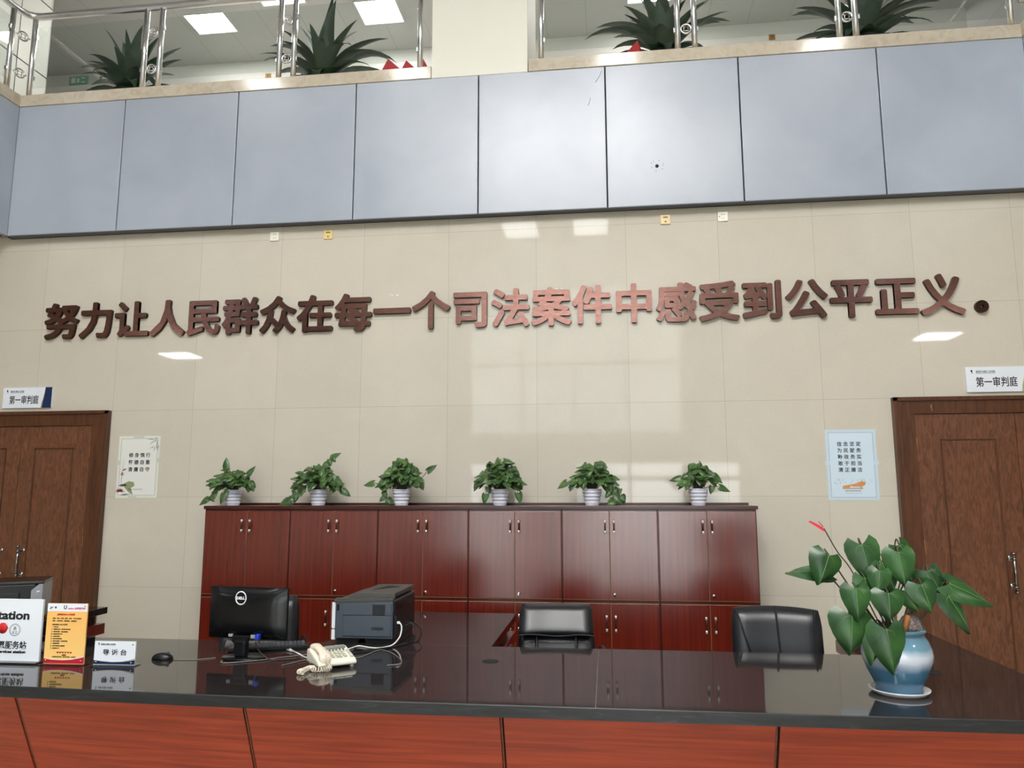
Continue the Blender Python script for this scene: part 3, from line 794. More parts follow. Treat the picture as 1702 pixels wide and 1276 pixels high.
# ------------------------------------------------------------------ pothos on the cabinets
def pothos(label, x, seed, spread, specials, n=64, lean=0.0, top=.2):
    r = random.Random(seed)
    y = -.25
    t = thing('pothos_plant', label, 'plant', (x, y, 1.528), rz=0, group='pothos in white pots on the cabinets')
    prof = [(.0, 0), (.054, 0), (.056, .004)]
    for k in range(4):
        z = .012+.028*k; rr = .056+.0052*k
        prof += [(rr, z), (rr+.006, z+.010), (rr+.0065, z+.017), (rr+.001, z+.025)]
    prof += [(.079, .126), (.080, .134), (.075, .134), (.070, .115), (.0, .112)]
    obj('pot', MB().lathe(prof, 28), M_potw, t)
    obj('soil', MB().lathe([(.071, .116), (.0, .122)], 16), M_soil, t)
    st = MB(); lf = MB()
    for i in range(int(n*2.1)):
        az = r.uniform(0, 2*PI); u = r.random()**.6
        h = .15+top*(1-u*u*.8)*r.uniform(.45, 1.0)
        rad = spread*u
        p = Vector((math.cos(az)*rad + lean*(h-.1)/.2*r.uniform(.3, 1), math.sin(az)*rad*.62-.015, h))
        p.y = min(max(p.y, -.2), .16)
        root = Vector((r.uniform(-.04, .04), r.uniform(-.04, .04), .118))
        midp = (root+p)/2 + Vector((0, 0, .05))
        st.tube(smoothcurve([root, midp, p], 4), .0022, 5)
        L = r.uniform(.048, .080)
        out = Vector((math.cos(az), math.sin(az), 0))*r.uniform(.3, 1) + Vector((r.uniform(-.45, .45), -.3, r.uniform(-1.1, .1)))
        out.normalize()
        tip = p+out*L
        if tip.y > .2: tip.y = .2
        if tip.z < .02: tip.z = .02
        nn = Vector((out.x*.3+r.uniform(-.3, .3), -.75+r.uniform(-.3, .2), .75))
        heart(lf, p, tip, L*r.uniform(.8, .98), nn, r.uniform(.05, .2), r.uniform(.05, .25))
    for vine in specials:          # hanging or reaching vines: list of points in pot space
        pts = smoothcurve([(0.0, -.02, .12)] + vine, 5)
        st.tube(pts, .0028, 5)
        m = len(pts)
        for k in range(6, m, 3 if len(vine) > 2 else 50):
            p = pts[k]; a = r.uniform(0, 2*PI); L = r.uniform(.06, .085)
            out = Vector((math.cos(a)*.6, -.3, -.6+.3*math.sin(a))).normalized()
            e_ = p+out*L
            if e_.z < .012: e_.z = .012
            heart(lf, p, e_, L*.8, (r.uniform(-.3, .3), -.9, .4), .12, .15)
        p = pts[-1]; d = (pts[-1]-pts[-3]).normalized(); d.z -= .35; d.normalize()
        e_ = p+d*.09
        if e_.z < .012: e_.z = .012
        heart(lf, p, e_, .066, (.0, -.85, .5), .12, .1)
    obj('stems', st, M_stemdark, t); obj('leaves', lf, M_pothos, t)
    return t
pothos('pothos at the left end of the cabinets, one leaf hanging over its white pot', 2.165, 11, .17, [[(-.08, -.06, .17), (-.15, -.07, .10), (-.20, -.07, .06)], [(-.02, -.07, .14), (-.035, -.1, .10)], [(.10, -.03, .2), (.14, -.03, .27)], [(-.05, -.04, .27), (-.06, -.04, .33)]], 56, -.03, .18)
pothos('wide pothos second from the left, trailing down over the cabinet edge', 2.938, 12, .2, [[(-.1, -.06, .17), (-.18, -.08, .08), (-.25, -.08, .05)], [(-.12, -.05, .16), (-.2, -.06, .12), (-.22, -.07, .03)], [(.12, -.03, .15), (.22, -.03, .13)], [(.06, -.02, .28), (.08, -.02, .37), (.11, -.02, .41)]], 72, -.02, .2)
pothos('round topped pothos in a white pot, third from the left', 3.667, 13, .17, [[(-.1, -.05, .17), (-.14, -.06, .1), (-.1, -.06, .05)], [(-.15, -.03, .17), (-.24, -.03, .19)], [(.15, -.03, .2), (.23, -.03, .29)]], 60, 0, .25)
pothos('dense pothos in a white pot above the chair with the square back', 4.508, 14, .19, [[(-.08, -.07, .16), (-.11, -.08, .09)], [(.12, -.05, .17), (.16, -.06, .10)]], 74, 0, .24)
pothos('pothos in a white pot trailing to the right down to the cabinet top', 5.27, 15, .17, [[(.1, -.06, .17), (.16, -.07, .1), (.17, -.08, .04)], [(.1, -.06, .2), (.2, -.06, .17), (.24, -.07, .08)], [(.12, -.04, .22), (.17, -.05, .19), (.2, -.07, .05)], [(-.12, -.03, .2), (-.21, -.03, .19)]], 62, .03, .22)
pothos('small pothos in a white pot at the right end of the cabinets', 6.122, 16, .13, [[(.09, -.03, .15), (.17, -.03, .15)], [(-.08, -.03, .2), (-.14, -.03, .22)], [(.07, -.03, .25), (.13, -.03, .24)]], 34, 0, .2)

# ------------------------------------------------------------------ reception desk
ZT, TH = .75, .05
DX0, DX1 = 1.0, 7.385
YB = -2.068
def front_y(x):     # the front edge bows out very slightly
    u = (x-4.6)/3.4
    return -3.285 + .035*u*u if x > 4.6 else -3.285 + .11*((4.6-x)/2.2)**2*.62
fx = [DX0 + (DX1-DX0)*i/28 for i in range(29)]
desk = thing('reception_desk', 'long reception desk with black polished top and cherry wood front', 'desk', (0, 0, 0))
m = MB()
poly = [(x, front_y(x)) for x in fx] + [(DX1, YB), (DX0, YB)]
b = bmesh.new()
lo = [b.verts.new((x, y, ZT-TH)) for x, y in poly]; hi = [b.verts.new((x, y, ZT-.004)) for x, y in poly]
ip = [(x, y+.004) for x, y in poly[:29]] + [(DX1, YB), (DX0, YB)]
ti = [b.verts.new((x, y, ZT)) for x, y in ip]
nP = len(poly)
ft = b.faces.new(ti); b.faces.new(lo[::-1]); sides = []
for i in range(nP):
    j = (i+1) % nP
    sides.append(b.faces.new([lo[i], lo[j], hi[j], hi[i]])); sides.append(b.faces.new([hi[i], hi[j], ti[j], ti[i]]))
bmesh.ops.recalc_face_normals(b, faces=b.faces[:])
me = bpy.data.meshes.new('countertop')
for f in b.faces: f.material_index = 1
ft.material_index = 0
b.to_mesh(me); b.free()
obj('countertop', me, [M_top, M_topedge], desk)
for x in (4.767, 6.962): 
    obj('cable_hole', MB().lathe([(.0, .0005), (.036, .0005)], 24, (x, -2.462, ZT)).lathe([(.036, .0005), (.038, .0025), (.042, .0025), (.044, .0)], 24, (x, -2.462, ZT)), [M_joint], desk)
obj('top_joint', MB().box(5.328, 5.330, front_y(5.33)+.004, YB-.002, ZT, ZT+.0003), mat('pale_joint', rgb(120, 112, 104), .3), desk)
seams = [.35+.0, 1.49, 2.636, 3.781, 4.931, 6.064, 7.2]
YF = -3.235
def slope(z): return (ZT-TH-z)*math.tan(math.radians(25))
obj('desk_body', MB().prism([(YF+.09, ZT-TH), (YF+.09+slope(.1), .1), (YB-.42, .1), (YB-.42, ZT-TH)], DX0+.04, DX1-.04, 'x'), M_mahogdark, desk)
obj('plinth', MB().box(DX0+.08, DX1-.08, YF+.45, YB-.1, 0, .1), M_gap, desk)
sx = [DX0+.02] + seams[1:] + [DX1-.02]
for i in range(len(sx)-1):
    a, c = sx[i]+.009, sx[i+1]-.009
    q = MB()
    bb = bmesh.new()
    def yy(x): return front_y(x)+.05
    nn = 6; A = []; B = []
    for k in range(nn+1):
        x = a+(c-a)*k/nn
        A.append((x, yy(x)))
    rows = []
    for (z, dy) in ((ZT-TH, 0), (.1, 0), (.1, .03), (ZT-TH, .03)):
        rows.append([bb.verts.new((x, y+slope(z)+dy, z)) for x, y in A])
    for k in range(nn):
        for r in range(4): bb.faces.new([rows[r][k], rows[r][k+1], rows[(r+1) % 4][k+1], rows[(r+1) % 4][k]])
    bb.faces.new([rows[r][0] for r in range(4)]); bb.faces.new([rows[r][nn] for r in range(3, -1, -1)])
    bmesh.ops.recalc_face_normals(bb, faces=bb.faces[:])
    q.add(bb)
    obj('front_panel', q, M_front, desk)
for s in sx[1:-1]:
    y = front_y(s)+.05
    q = MB()
    q.tube([(s-.003, y+.012, ZT-TH-.002), (s-.003, y+.012+slope(.1), .1)], .006, 6)
    obj('seam_strip', q, M_frontdark, desk)
    obj('seam_gap', MB().box(s-.012, s+.012, 0, .012, 0, .001).prism([(y+.022, ZT-TH), (y+.022+slope(.1), .1), (y+.03+slope(.1), .1), (y+.03, ZT-TH)], s-.0095, s+.0095, 'x') if False else MB().prism([(y+.02, ZT-TH), (y+.02+slope(.1), .1), (y+.03+slope(.1), .1), (y+.03, ZT-TH)], s-.0095, s+.0095, 'x'), M_gap, desk)

def side_desk(name, label, x0, x1, y0, y1, inner):
    t = thing(name, label, 'desk', (0, 0, 0))
    q = MB().box(x0, x1, y0, y1, ZT-TH, ZT, bev=.003)
    me = q.mesh('top')
    o = obj('top', me, [M_top, M_topedge], t)
    obj('side_panel', MB().box(x0+.06, x1-.06, y0+.02, y1-.06, .0, ZT-TH), M_mahogdark, t)
    xx = x1 if inner > 0 else x0
    obj('drawer_rail', MB().box(*sorted((xx-inner*.005, xx-inner*.059)), y0+.05, y1-.012, .55, .63, bev=.003), M_mahog, t)
    return t
side_desk('return_desk', 'wide dark return desk running back beside the printer', 3.70, 4.712, YB+.003, -.83, 1)
side_desk('side_desk', 'dark side desk running back at the left end, under the black and silver printer', 1.0, 1.478, YB+.003, -.85, 1)
side_desk('side_desk', 'dark side desk running back at the right end, behind the big potted anthurium', 6.92, 7.385, YB+.003, -.93, -1)

# ------------------------------------------------------------------ chairs
def chair(label, x, y, rz, style):
    t = thing('office_chair', label, 'chair', (x, y, 0), rz, 'black leather office chairs behind the desk')
    # local: back of chair at -y side? the sitter faces -y; backrest at +y. The camera sees the front of the backrest.
    def cushion(x0, x1, yb, z0, z1, taper, th, crown):
        b = bmesh.new(); nx_, nz_ = 12, 10; G_ = []
        for side in (0, 1):
            g = []
            for j in range(nz_+1):
                v = j/nz_; row = []
                for i in range(nx_+1):
                    u = i/nx_*2-1
                    wv = 1 - taper*v
                    edge = (1-abs(u)**6)*(1-abs(2*v-1)**8)
                    xx = (x0+x1)/2 + u*(x1-x0)/2*wv*(1-.05*max(0, v-.85)/.15*(abs(u)**4))
                    zz = z0+(z1-z0)*v + crown*(1-u*u)*max(0, v-.6)/.4
                    yc = yb + .10*v + .035*u*u*-1
                    hw = th*(.25+.75*edge**.5)
                    row.append(b.verts.new((xx, yc + (hw/2 if side else -hw/2), zz)))
                g.append(row)
            G_.append(g)
        for side in (0, 1):
            for j in range(nz_):
                for i in range(nx_):
                    q = [G_[side][j][i], G_[side][j][i+1], G_[side][j+1][i+1], G_[side][j+1][i]]
                    f = b.faces.new(q if side == 0 else q[::-1]); f.smooth = True
        ring = [(j, i) for i in range(nx_+1) for j in (0,)] + [(j, nx_) for j in range(1, nz_+1)] + [(nz_, i) for i in range(nx_-1, -1, -1)] + [(j, 0) for j in range(nz_-1, 0, -1)]
        for k in range(len(ring)):
            (a, c), (d, e) = ring[k], ring[(k+1) % len(ring)]
            f = b.faces.new([G_[0][d][e], G_[0][a][c], G_[1][a][c], G_[1][d][e]]); f.smooth = True
        m = MB(); m.add(b); return m
    if style == 'square':
        bk = obj('backrest', cushion(-.25, .25, .12, .47, .735, .02, .10, .0), M_leather, t)
        bt = obj('headrest', cushion(-.242, .238, .146, .725, .908, .03, .12, .0), M_leather, t)
        s = MB()
        for xx in (-.125, .125): obj('seam', MB().tube([(xx, .064, .48), (xx*1.0, .092, .62), (xx, .108, .73)], .008, 6), M_piping, bk)
        s = MB(); s.tube([(u/10*.24, .098-.034*(u/10)**2, .730-.006*math.cos(u/10*PI*1.4)) for u in range(-10, 11)], .006, 6); obj('seam', s, M_piping, bt)
    else:
        bk = obj('backrest', cushion(-.26, .26, .12, .47, .92, -.0, .11, .016), M_leather, t)
        s = MB()
        for (xa, za, xb, zb) in ((.0, .94, .02, .55), (-.235, .925, -.12, .55), (.222, .925, .20, .55)):
            pts = []
            for k in range(9):
                u = k/8; x_ = xa+(xb-xa)*u; z_ = za+(zb-za)*u
                v_ = (z_-.47)/.465
                pts.append((x_, .12+.1*v_-.035*(x_/.26)**2-.0555+.012*(1 if abs(x_) > .2 else 0), z_))
            obj('seam', MB().tube(pts, .006, 6), M_piping, bk)
    obj('seat', MB().box(-.25, .25, -.34, .16, .40, .50, bev=.04, seg=4), M_leather, t, smooth=True)
    for sx_ in (-1, 1):
        obj('armrest', MB().tube(smoothcurve([(sx_*.27, .17, .60), (sx_*.29, .10, .655), (sx_*.29, -.16, .655), (sx_*.28, -.22, .60), (sx_*.25, -.2, .46)], 5), .018, 8), M_black, t)
    obj('gas_lift', MB().tube([(0, -.08, .08), (0, -.08, .40)], .028, 12), M_chrome, t)
    q = MB(); cs = MB()
    for k in range(5):
        a = 2*PI*k/5+.3; e = (.28*math.cos(a), -.08+.28*math.sin(a))
        q.tube([(0, -.08, .10), (e[0], e[1], .065)], [.03, .016], 8)
        cs.tube([(e[0]-.012, e[1], .03), (e[0]+.012, e[1], .03)], .03, 12)
    obj('star_base', q, M_black, t); obj('castors', cs, M_black, t)
    return t
chair('black leather office chair with a square headrest pad, in the middle of the desk', 5.06, -1.66, .06, 'square')
chair('black leather office chair with a curved seamed back, near the right plant', 6.38, -1.80, -.10, 'curved')
chair('black leather office chair mostly hidden behind the computer monitor', 3.09, -1.62, .42, 'curved')

# ------------------------------------------------------------------ monitor, keyboard, mouse
mo = thing('computer_monitor', 'black computer monitor seen from behind on the desk', 'monitor', (3.438, -2.52, ZT), -.12)
b = bmesh.new(); bmesh.ops.create_cube(b, size=1)
for v in b.verts: v.co = Vector((v.co.x*.478, v.co.y*.014+.015, .232+v.co.z*.275))
bmesh.ops.bevel(b, geom=b.edges[:], offset=.004, segments=2, affect='EDGES')
m = MB(); m.add(b)
obj('bezel', m, M_black, mo)
# bulged rear shell
b = bmesh.new(); rows = []
for j in range(13):
    v = j/12*2-1; row = []
    for i in range(17):
        u = i/16*2-1
        d = .040*(1-abs(u)**5)*(1-abs(v)**6)+.004
        row.append(b.verts.new((u*.235, .010-d, .232+v*.134)))
    rows.append(row)
for j in range(12):
    for i in range(16):
        f = b.faces.new([rows[j][i], rows[j][i+1], rows[j+1][i+1], rows[j+1][i]]); f.smooth = True
m = MB(); m.add(b); shell = obj('rear_shell', m, M_blackgloss, mo)
lg = MB(); lg.tube([(-.02+.031*math.cos(2*PI*k/32), -.0355, .315+.034*math.sin(2*PI*k/32)) for k in range(33)], .0034, 6, caps=False)
obj('logo_ring', lg, M_whiteplastic, shell)
lettering('lettering', 'DELL', .019, M_whiteplastic, shell, (-.02, -.0365, .315), .05, width=.05)
obj('stand_column', MB().prism([(-.052, .095), (-.05, .122), (.052, .122), (.04, .095), (.036, .08), (-.036, .08)], -.058, -.028, 'y', bev=.004).box(-.036, .036, -.062, -.018, .012, .10, bev=.012, seg=3), M_black, mo)
obj('stand_base', MB().lathe([(.0, 0), (.11, 0), (.118, .006), (.11, .012), (.0, .016)], 32, M=Matrix.Translation((0, -.01, 0)) @ Matrix.Diagonal((1.05, .8, 1, 1))), M_blackgloss, mo)
obj('port_block', MB().box(-.085, -.06, -.036, -.028, .112, .126).box(.05, .075, -.036, -.028, .108, .126), M_silver, mo)
vg = obj('signal_cable', MB().tube(smoothcurve([(.095, -.045, .112), (.098, -.06, .09), (.12, -.06, .05), (.16, -.05, .015), (.20, -.04, .006), (.3, .02, .005)], 6), .0032, 6), M_cableb, mo)
obj('blue_plug', MB().box(.083, .107, -.052, -.026, .105, .132, bev=.004), M_blue, vg)

kb = thing('computer_keyboard', 'black keyboard lying behind the monitor', 'keyboard', (3.455, -2.27, ZT), .42)
obj('case', MB().box(-.215, .215, -.07, .07, .0, .018, bev=.004), M_black, kb)
q = MB()
for j in range(5):
    for i in range(18): q.box(-.204+i*.0226, -.204+i*.0226+.018, -.058+j*.0245, -.058+j*.0245+.019, .018, .024)
obj('keys', q, M_gray, kb)

ms = thing('computer_mouse', 'black computer mouse to the right of the small desk sign', 'mouse', (3.018, -2.612, ZT), .1)
b = bmesh.new(); bmesh.ops.create_uvsphere(b, u_segments=20, v_segments=12, radius=1)
for v in b.verts:
    z = max(v.co.z, -.12); v.co = Vector((v.co.x*.058*(1 if v.co.x < 0 else 1.0), v.co.y*.032, (z+.12)*.031))
for f in b.faces: f.smooth = True
m = MB(); m.add(b); obj('shell', m, M_black, ms)
obj('wheel', MB().tube([(.028, -.004, .031), (.028, .004, .031)], .008, 10), M_gray, ms)
obj('mouse_cable', MB().tube(smoothcurve([(.055, 0, .008), (.12, -.022, .003), (.18, -.02, .003), (.25, .01, .003), (.275, .03, .003)], 5), .0022, 6), M_cableg, ms)

# ------------------------------------------------------------------ laser printer on the return desk
pr = thing('laser_printer', 'grey laser printer with white front edge beside the monitor', 'printer', (3.768, -2.085, ZT), 0)
Wd, Dp = .36, .52
prof = [(.006, .03), (Wd, .03), (Wd, .245), (Wd-.02, .250), (.12, .252), (.02, .248), (.006, .24)]
obj('body', MB().prism(prof, 0, Dp, 'y', bev=.004), M_gray, pr)
obj('foot', MB().prism([(.02, 0), (.15, 0), (.16, .03), (.02, .03)], .01, Dp-.01, 'y').prism([(.2, 0), (Wd-.01, 0), (Wd-.01, .03), (.19, .03)], .01, Dp-.01, 'y'), M_black, pr)
tp = obj('top_cover', MB().prism([(.0, .232), (.0, .245), (.06, .262), (.12, .285), (.16, .288), (Wd, .288), (Wd, .262), (.12, .252)], .04, Dp-.02, 'y', bev=.003).prism([(.0, .236), (Wd+.002, .25), (Wd+.002, .262), (.002, .256)], -.004, .05, 'y'), M_graytop, pr)
obj('paper_slot', MB().prism([(.18, .17), (.31, .36), (.22, .40)], .2885, .2895, 'z'), M_joint, tp)
obj('front_cover', MB().box(-.012, .016, .0, Dp, .085, .235, bev=.004).box(-.012, .014, .0, Dp, .02, .08, bev=.004), M_whiteplastic, pr)
obj('side_door', MB().box(.055, Wd-.008, -.006, .0, .165, .232, bev=.002).box(.06, Wd-.008, -.006, .0, .045, .160, bev=.002), M_gray, pr)
q = MB()
for k in range(9): q.box(.245-.005, .315, -.0085, -.005, .168+.0068*k, .1715+.0068*k)
for k in range(3): q.box(.235, .305, -.0075, -.005, .083+.006*k, .085+.006*k)
obj('vent_slats', q, M_black, pr)
obj('side_latch', MB().box(.02, .034, -.007, 0, .19, .226, bev=.002), M_black, pr)
q = MB().box(Wd, Wd+.008, .03, Dp-.03, .05, .24, bev=.002)
for k in range(6): q.box(Wd+.008, Wd+.010, .06, Dp-.06, .19+.007*k, .193+.007*k)
q.box(Wd+.004, Wd+.022, .01, .03, .045, .16, bev=.003)
obj('rear_panel', q, M_black, pr)

us = obj('usb_cable', MB().tube(smoothcurve([(4.142, -2.062, .872), (4.165, -2.066, .872), (4.182, -2.08, .85), (4.178, -2.1, .80), (4.15, -2.14, .762), (4.112, -2.19, .7545), (4.075, -2.215, .7545), (4.02, -2.2, .7545), (3.955, -2.165, .7545), (3.93, -2.24, .7545), (3.912, -2.33, .7545), (3.89, -2.42, .757)], 6), .0042, 7), M_cablew)
obj('plug', MB().box(4.136, 4.166, -2.070, -2.054, .865, .879, bev=.002), M_whiteplastic, us)
tag(us, 'white cable running from the printer back down to the telephone', 'cable')
ph_line = obj('phone_cable', MB().tube(smoothcurve([(3.526, -2.196, .757), (3.60, -2.30, .7545), (3.68, -2.40, .7545), (3.76, -2.49, .7545), (3.812, -2.545, .760)], 5), .0035, 7).tube(smoothcurve([(3.60, -2.335, .757), (3.66, -2.375, .7545), (3.72, -2.44, .7545)], 4), .0035, 7), M_cablew)
obj('plug', MB().box(3.516, 3.536, -2.206, -2.186, .7505, .7625, bev=.002).tube([(3.59, -2.325, .757), (3.625, -2.352, .757)], .006, 8), M_whiteplastic, ph_line)
tag(ph_line, 'short white cable with loose plug left of the telephone', 'cable')
def cable(label, pts, r, m): 
    o = obj('cable', MB().tube(smoothcurve(pts, 6), r, 6), m); return tag(o, label, 'cable', 'loose cables on the desk')
zz = ZT+.0045
cable('thin grey cable looping on the desk to the right of the telephone', [(3.99, -2.50, zz), (4.056, -2.467, zz), (4.085, -2.337, zz), (4.12, -2.262, zz), (4.22, -2.369, zz), (4.305, -2.53, zz), (4.31, -2.60, zz), (4.26, -2.64, zz)], .0028, M_cableg)
cable('black cable looping behind the printer right side', [(4.14, -1.95, .84), (4.19, -1.95, .86), (4.235, -1.97, .83), (4.245, -2.02, .775), (4.20, -2.09, zz), (4.10, -2.27, zz), (4.02, -2.34, zz), (3.97, -2.38, zz)], .004, M_cableb)
cable('second black cable drooping from the printer back to the desk', [(4.14, -1.88, .82), (4.20, -1.87, .84), (4.262, -1.92, .80), (4.255, -1.99, zz), (4.18, -2.13, zz), (4.04, -2.27, zz), (3.95, -2.24, zz)], .004, M_cableb)
cable('black cable loop lying between the monitor and the printer', [(3.86, -2.40, zz), (3.77, -2.33, zz), (3.756, -2.25, zz), (3.81, -2.19, zz), (3.90, -2.22, zz), (3.915, -2.30, zz)], .0035, M_cableb)
cable('grey cable running along the desk below the monitor', [(3.36, -2.62, zz), (3.40, -2.68, zz), (3.55, -2.60, zz), (3.66, -2.50, zz), (3.74, -2.43, zz), (3.80, -2.40, zz)], .0028, M_cableg)
cable('grey cable end lying to the left of the telephone', [(3.725, -2.70, zz), (3.745, -2.66, zz), (3.774, -2.59, zz), (3.80, -2.56, zz)], .0028, M_cableg)

# ------------------------------------------------------------------ telephone
ph = thing('desk_telephone', 'ivory push button desk telephone in front of the printer', 'telephone', (3.965, -2.64, ZT), math.radians(38))
pw, pd = .10, .105
side = [(-pd, .014), (-pd, .032), (-pd+.02, .042), (pd-.03, .078), (pd, .074), (pd, .014)]
bs = obj('base', MB().prism(side, -pw, pw, 'x', bev=.008), M_ivory, ph, smooth=False)
ang = math.atan2(.036, .165)
def onslope(y): return .042 + (y+pd-.02)*.036/(.165-.02+.015) + .0
TS = Matrix.Translation((0, -.015, .0625)) @ Matrix.Rotation(ang*1.05, 4, 'X')
q = MB(); q.box(-.018, .085, .052, .082, -.002, .0035, M=TS); obj('display', q, M_lcd, ph)
for j in range(4):
    for i in range(4):
        q = MB().box(-.016+i*.02, -.003+i*.02, -.058+j*.018, -.047+j*.018, -.001, .006, bev=.0015, M=TS); obj('key', q, M_key, ph)
for i in range(5):
    q = MB().box(-.012+i*.018, -.003+i*.018, .022+.002, .033, -.001, .0045, bev=.001, M=TS); obj('key', q, M_greyink, ph)
for j in range(4):
    q = MB().lathe([(.0, .006), (.007, .006), (.0075, -.001)], 12, M=TS @ Matrix.Translation((.082, -.055+j*.022, 0))); obj('key', q, M_key, ph)
# handset lying along the left edge
hb = bmesh.new(); NS, NR = 16, 12; rg_ = []
for k in range(NS+1):
    u = k/NS*2-1
    yy_ = u*.102; zc_ = .068+.016*u + .013*(1-u*u)
    e = abs(u)
    wx_ = .0215 if e < .45 else .0215+.0075*min(1, (e-.45)/.25)
    wz_ = .0125 if e < .5 else .0125+.010*min(1, (e-.5)/.25)
    zc_ -= max(0, wz_-.0125)*.8
    if e > .93: wx_ *= .8; wz_ *= .7
    rg_.append([hb.verts.new((-.060+wx_*math.copysign(abs(math.cos(2*PI*q/NR))**.6, math.cos(2*PI*q/NR)), yy_, zc_+wz_*math.copysign(abs(math.sin(2*PI*q/NR))**.7, math.sin(2*PI*q/NR)))) for q in range(NR)])
for a_, c_ in zip(rg_, rg_[1:]):
    for q in range(NR):
        f = hb.faces.new([a_[q], a_[(q+1) % NR], c_[(q+1) % NR], c_[q]]); f.smooth = True
hb.faces.new(rg_[0][::-1]); hb.faces.new(rg_[-1]); bmesh.ops.recalc_face_normals(hb, faces=hb.faces[:])
m = MB(); m.add(hb); hs = obj('handset', m, M_ivory2, ph)
q = MB()
for xx in (-.08, .08):
    for yy_ in (-.085, .085): q.lathe([(.0, 0), (.009, 0), (.009, .016), (.0, .016)], 10, (xx, yy_, 0))
obj('foot', q, M_ivory, ph)
path = smoothcurve([(-.06, -.096, .07), (-.055, -.112, .04), (-.05, -.13, .014), (-.085, -.142, .013), (-.125, -.115, .013), (-.12, -.085, .013), (-.135, -.07, .013), (-.165, -.1, .013), (-.20, -.125, .013), (-.19, -.15, .013)], 10)
# helix around the path
hl = []; acc = 0; turns = 36
path2 = []
for a, c in zip(path, path[1:]):
    for k in range(6): path2.append(a+(c-a)*k/6)
for i, p in enumerate(path2):
    d = (path2[min(i+1, len(path2)-1)]-path2[max(i-1, 0)]).normalized()
    a = Vector((0, 0, 1)); a = (a-d*a.dot(d)); a = a.normalized() if a.length > .1 else Vector((1, 0, 0)); c = d.cross(a)
    th = 2*PI*turns*i/len(path2); rad = .0105 if i > 40 else .002
    hl.append(p + (a*math.cos(th)+c*math.sin(th))*rad)
obj('coiled_cord', MB().tube(hl, .0027, 6), M_ivory2, ph)

# ------------------------------------------------------------------ desk signs
def sign_base(t, w, d0=.035):
    obj('base', MB().box(-w/2-.008, w/2+.008, -d0, .045, 0, .006, bev=.001), M_acrylic, t)
s3 = thing('desk_sign', 'small white and navy information desk sign beside the mouse', 'sign', (2.863, -2.79, ZT), .03)
w, h = .222, .122
sign_base(s3, w)
obj('board', MB().box(-w/2, w/2, -.004, .004, .006, h), M_paper, s3)
arc = [(-w/2, .028), (-w*.3, .022), (-w*.05, .019), (.2*w, .021), (.4*w, .027), (w/2, .032)]
obj('blue_band', MB().prism([(-w/2, .008), (w/2, .008)] + arc[::-1], -.0046, -.004, 'y'), M_navy, s3)
obj('gold_line', MB().prism([(a, b+.001) for a, b in arc] + [(w/2, .040), (.4*w, .033), (.2*w, .024), (-.05*w, .0205)], -.0045, -.004, 'y'), M_gold, s3)
lettering('lettering', '导 诉 台', .031, M_ink, s3, (.0, -.0046, .068), .014, width=.128)
m = MB(); court_emblem(m, -.086, -.004, .107, .016); obj('emblem', m, M_greyink, s3)
lettering('small_lettering', '株洲市石峰区人民法院', .010, M_greyink, s3, (-.038, -.0046, .107), .012, width=.078)
q = MB()
for xx, z_ in ((-.097, .02), (.093, .018), (.098, .108)): q.lathe([(.0, .006), (.0035, .006), (.004, .0)], 10, M=Matrix.Translation((xx, -.004, z_)) @ Matrix.Rotation(PI/2, 4, 'X'))
obj('screw', q, M_chrome, s3)

s2 = thing('desk_sign', 'upright orange notice sign with red foot between the two white desk signs', 'sign', (2.588, -2.80, ZT), .02)
w, h = .222, .308
sign_base(s2, w)
obj('board', MB().box(-w/2, w/2, -.004, .004, .006, h), M_orangepaper, s2)
obj('header', MB().box(-w/2, w/2, -.0046, -.004, h-.040, h), M_paper, s2)
arc = [(-w/2, .032), (-w*.3, .026), (-w*.05, .024), (.2*w, .028), (.4*w, .036), (w/2, .042)]
obj('red_band', MB().prism([(-w/2, .008), (w/2, .008)] + arc[::-1], -.0046, -.004, 'y'), M_crimson, s2)
obj('pale_line', MB().prism([(a, b) for a, b in arc] + [(w/2, .047), (.4*w, .040), (.2*w, .031), (-.05*w, .0255)], -.0045, -.004, 'y'), M_paper, s2)
lettering('lettering', 'U', .026, M_greyink, s2, (-.012, -.0048, h-.019), .05)
lettering('lettering', 'station 志愿服务站', .0105, M_magenta, s2, (.052, -.0048, h-.024), .03, width=.096)
q = MB(); stroke_y = -.0046
for k in range(5): q.prism([(-.098+.004*k, h-.03+.003*k), (-.094+.004*k, h-.012-.001*k), (-.092+.004*k, h-.03+.003*k)], -.0048, -.0046, 'y')
q.lathe([(.0, .0003), (.006, .0003), (.006, 0)], 16, M=Matrix.Translation((-.066, -.0046, h-.02)) @ Matrix.Rotation(PI/2, 4, 'X'))
obj('emblem', q, M_greyink, s2)
lettering('small_lettering', '志愿服务站工作职责', .0095, M_redprint, s2, (-.005, -.0048, h-.055), .02, width=.098)
rows_ = [(.075, '咨询、引导、志愿、服务、诉讼、文明引导服务', .16), (.0875, '帮扶、法律咨询、便民利民、志愿服务', .135), (.106, '志愿者服务人员工作职责', .085)]
for dz_, s, ww in rows_: lettering('small_lettering', s, .0065, M_stemdark, s2, (-.078, -.0048, h-dz_), .02, center=False, width=ww)
LT = ['一、引导入座', '二、热情接待来访、耐心解答咨询问题', '三、提供便民服务、热心帮助群众', '四、协助办理登记工作', '五、文明有礼服务', '六、维护大厅秩序整洁', '七、遵守各项制度、认真履行职责', '八、做好服务登记', '九、宣传法律知识与志愿精神', '十、完成其他工作']
for i, s in enumerate(LT): lettering('small_lettering', s, .0062, M_stemdark, s2, (-.080, -.0048, h-.118-.0118*i), .02, center=False)
q = MB()
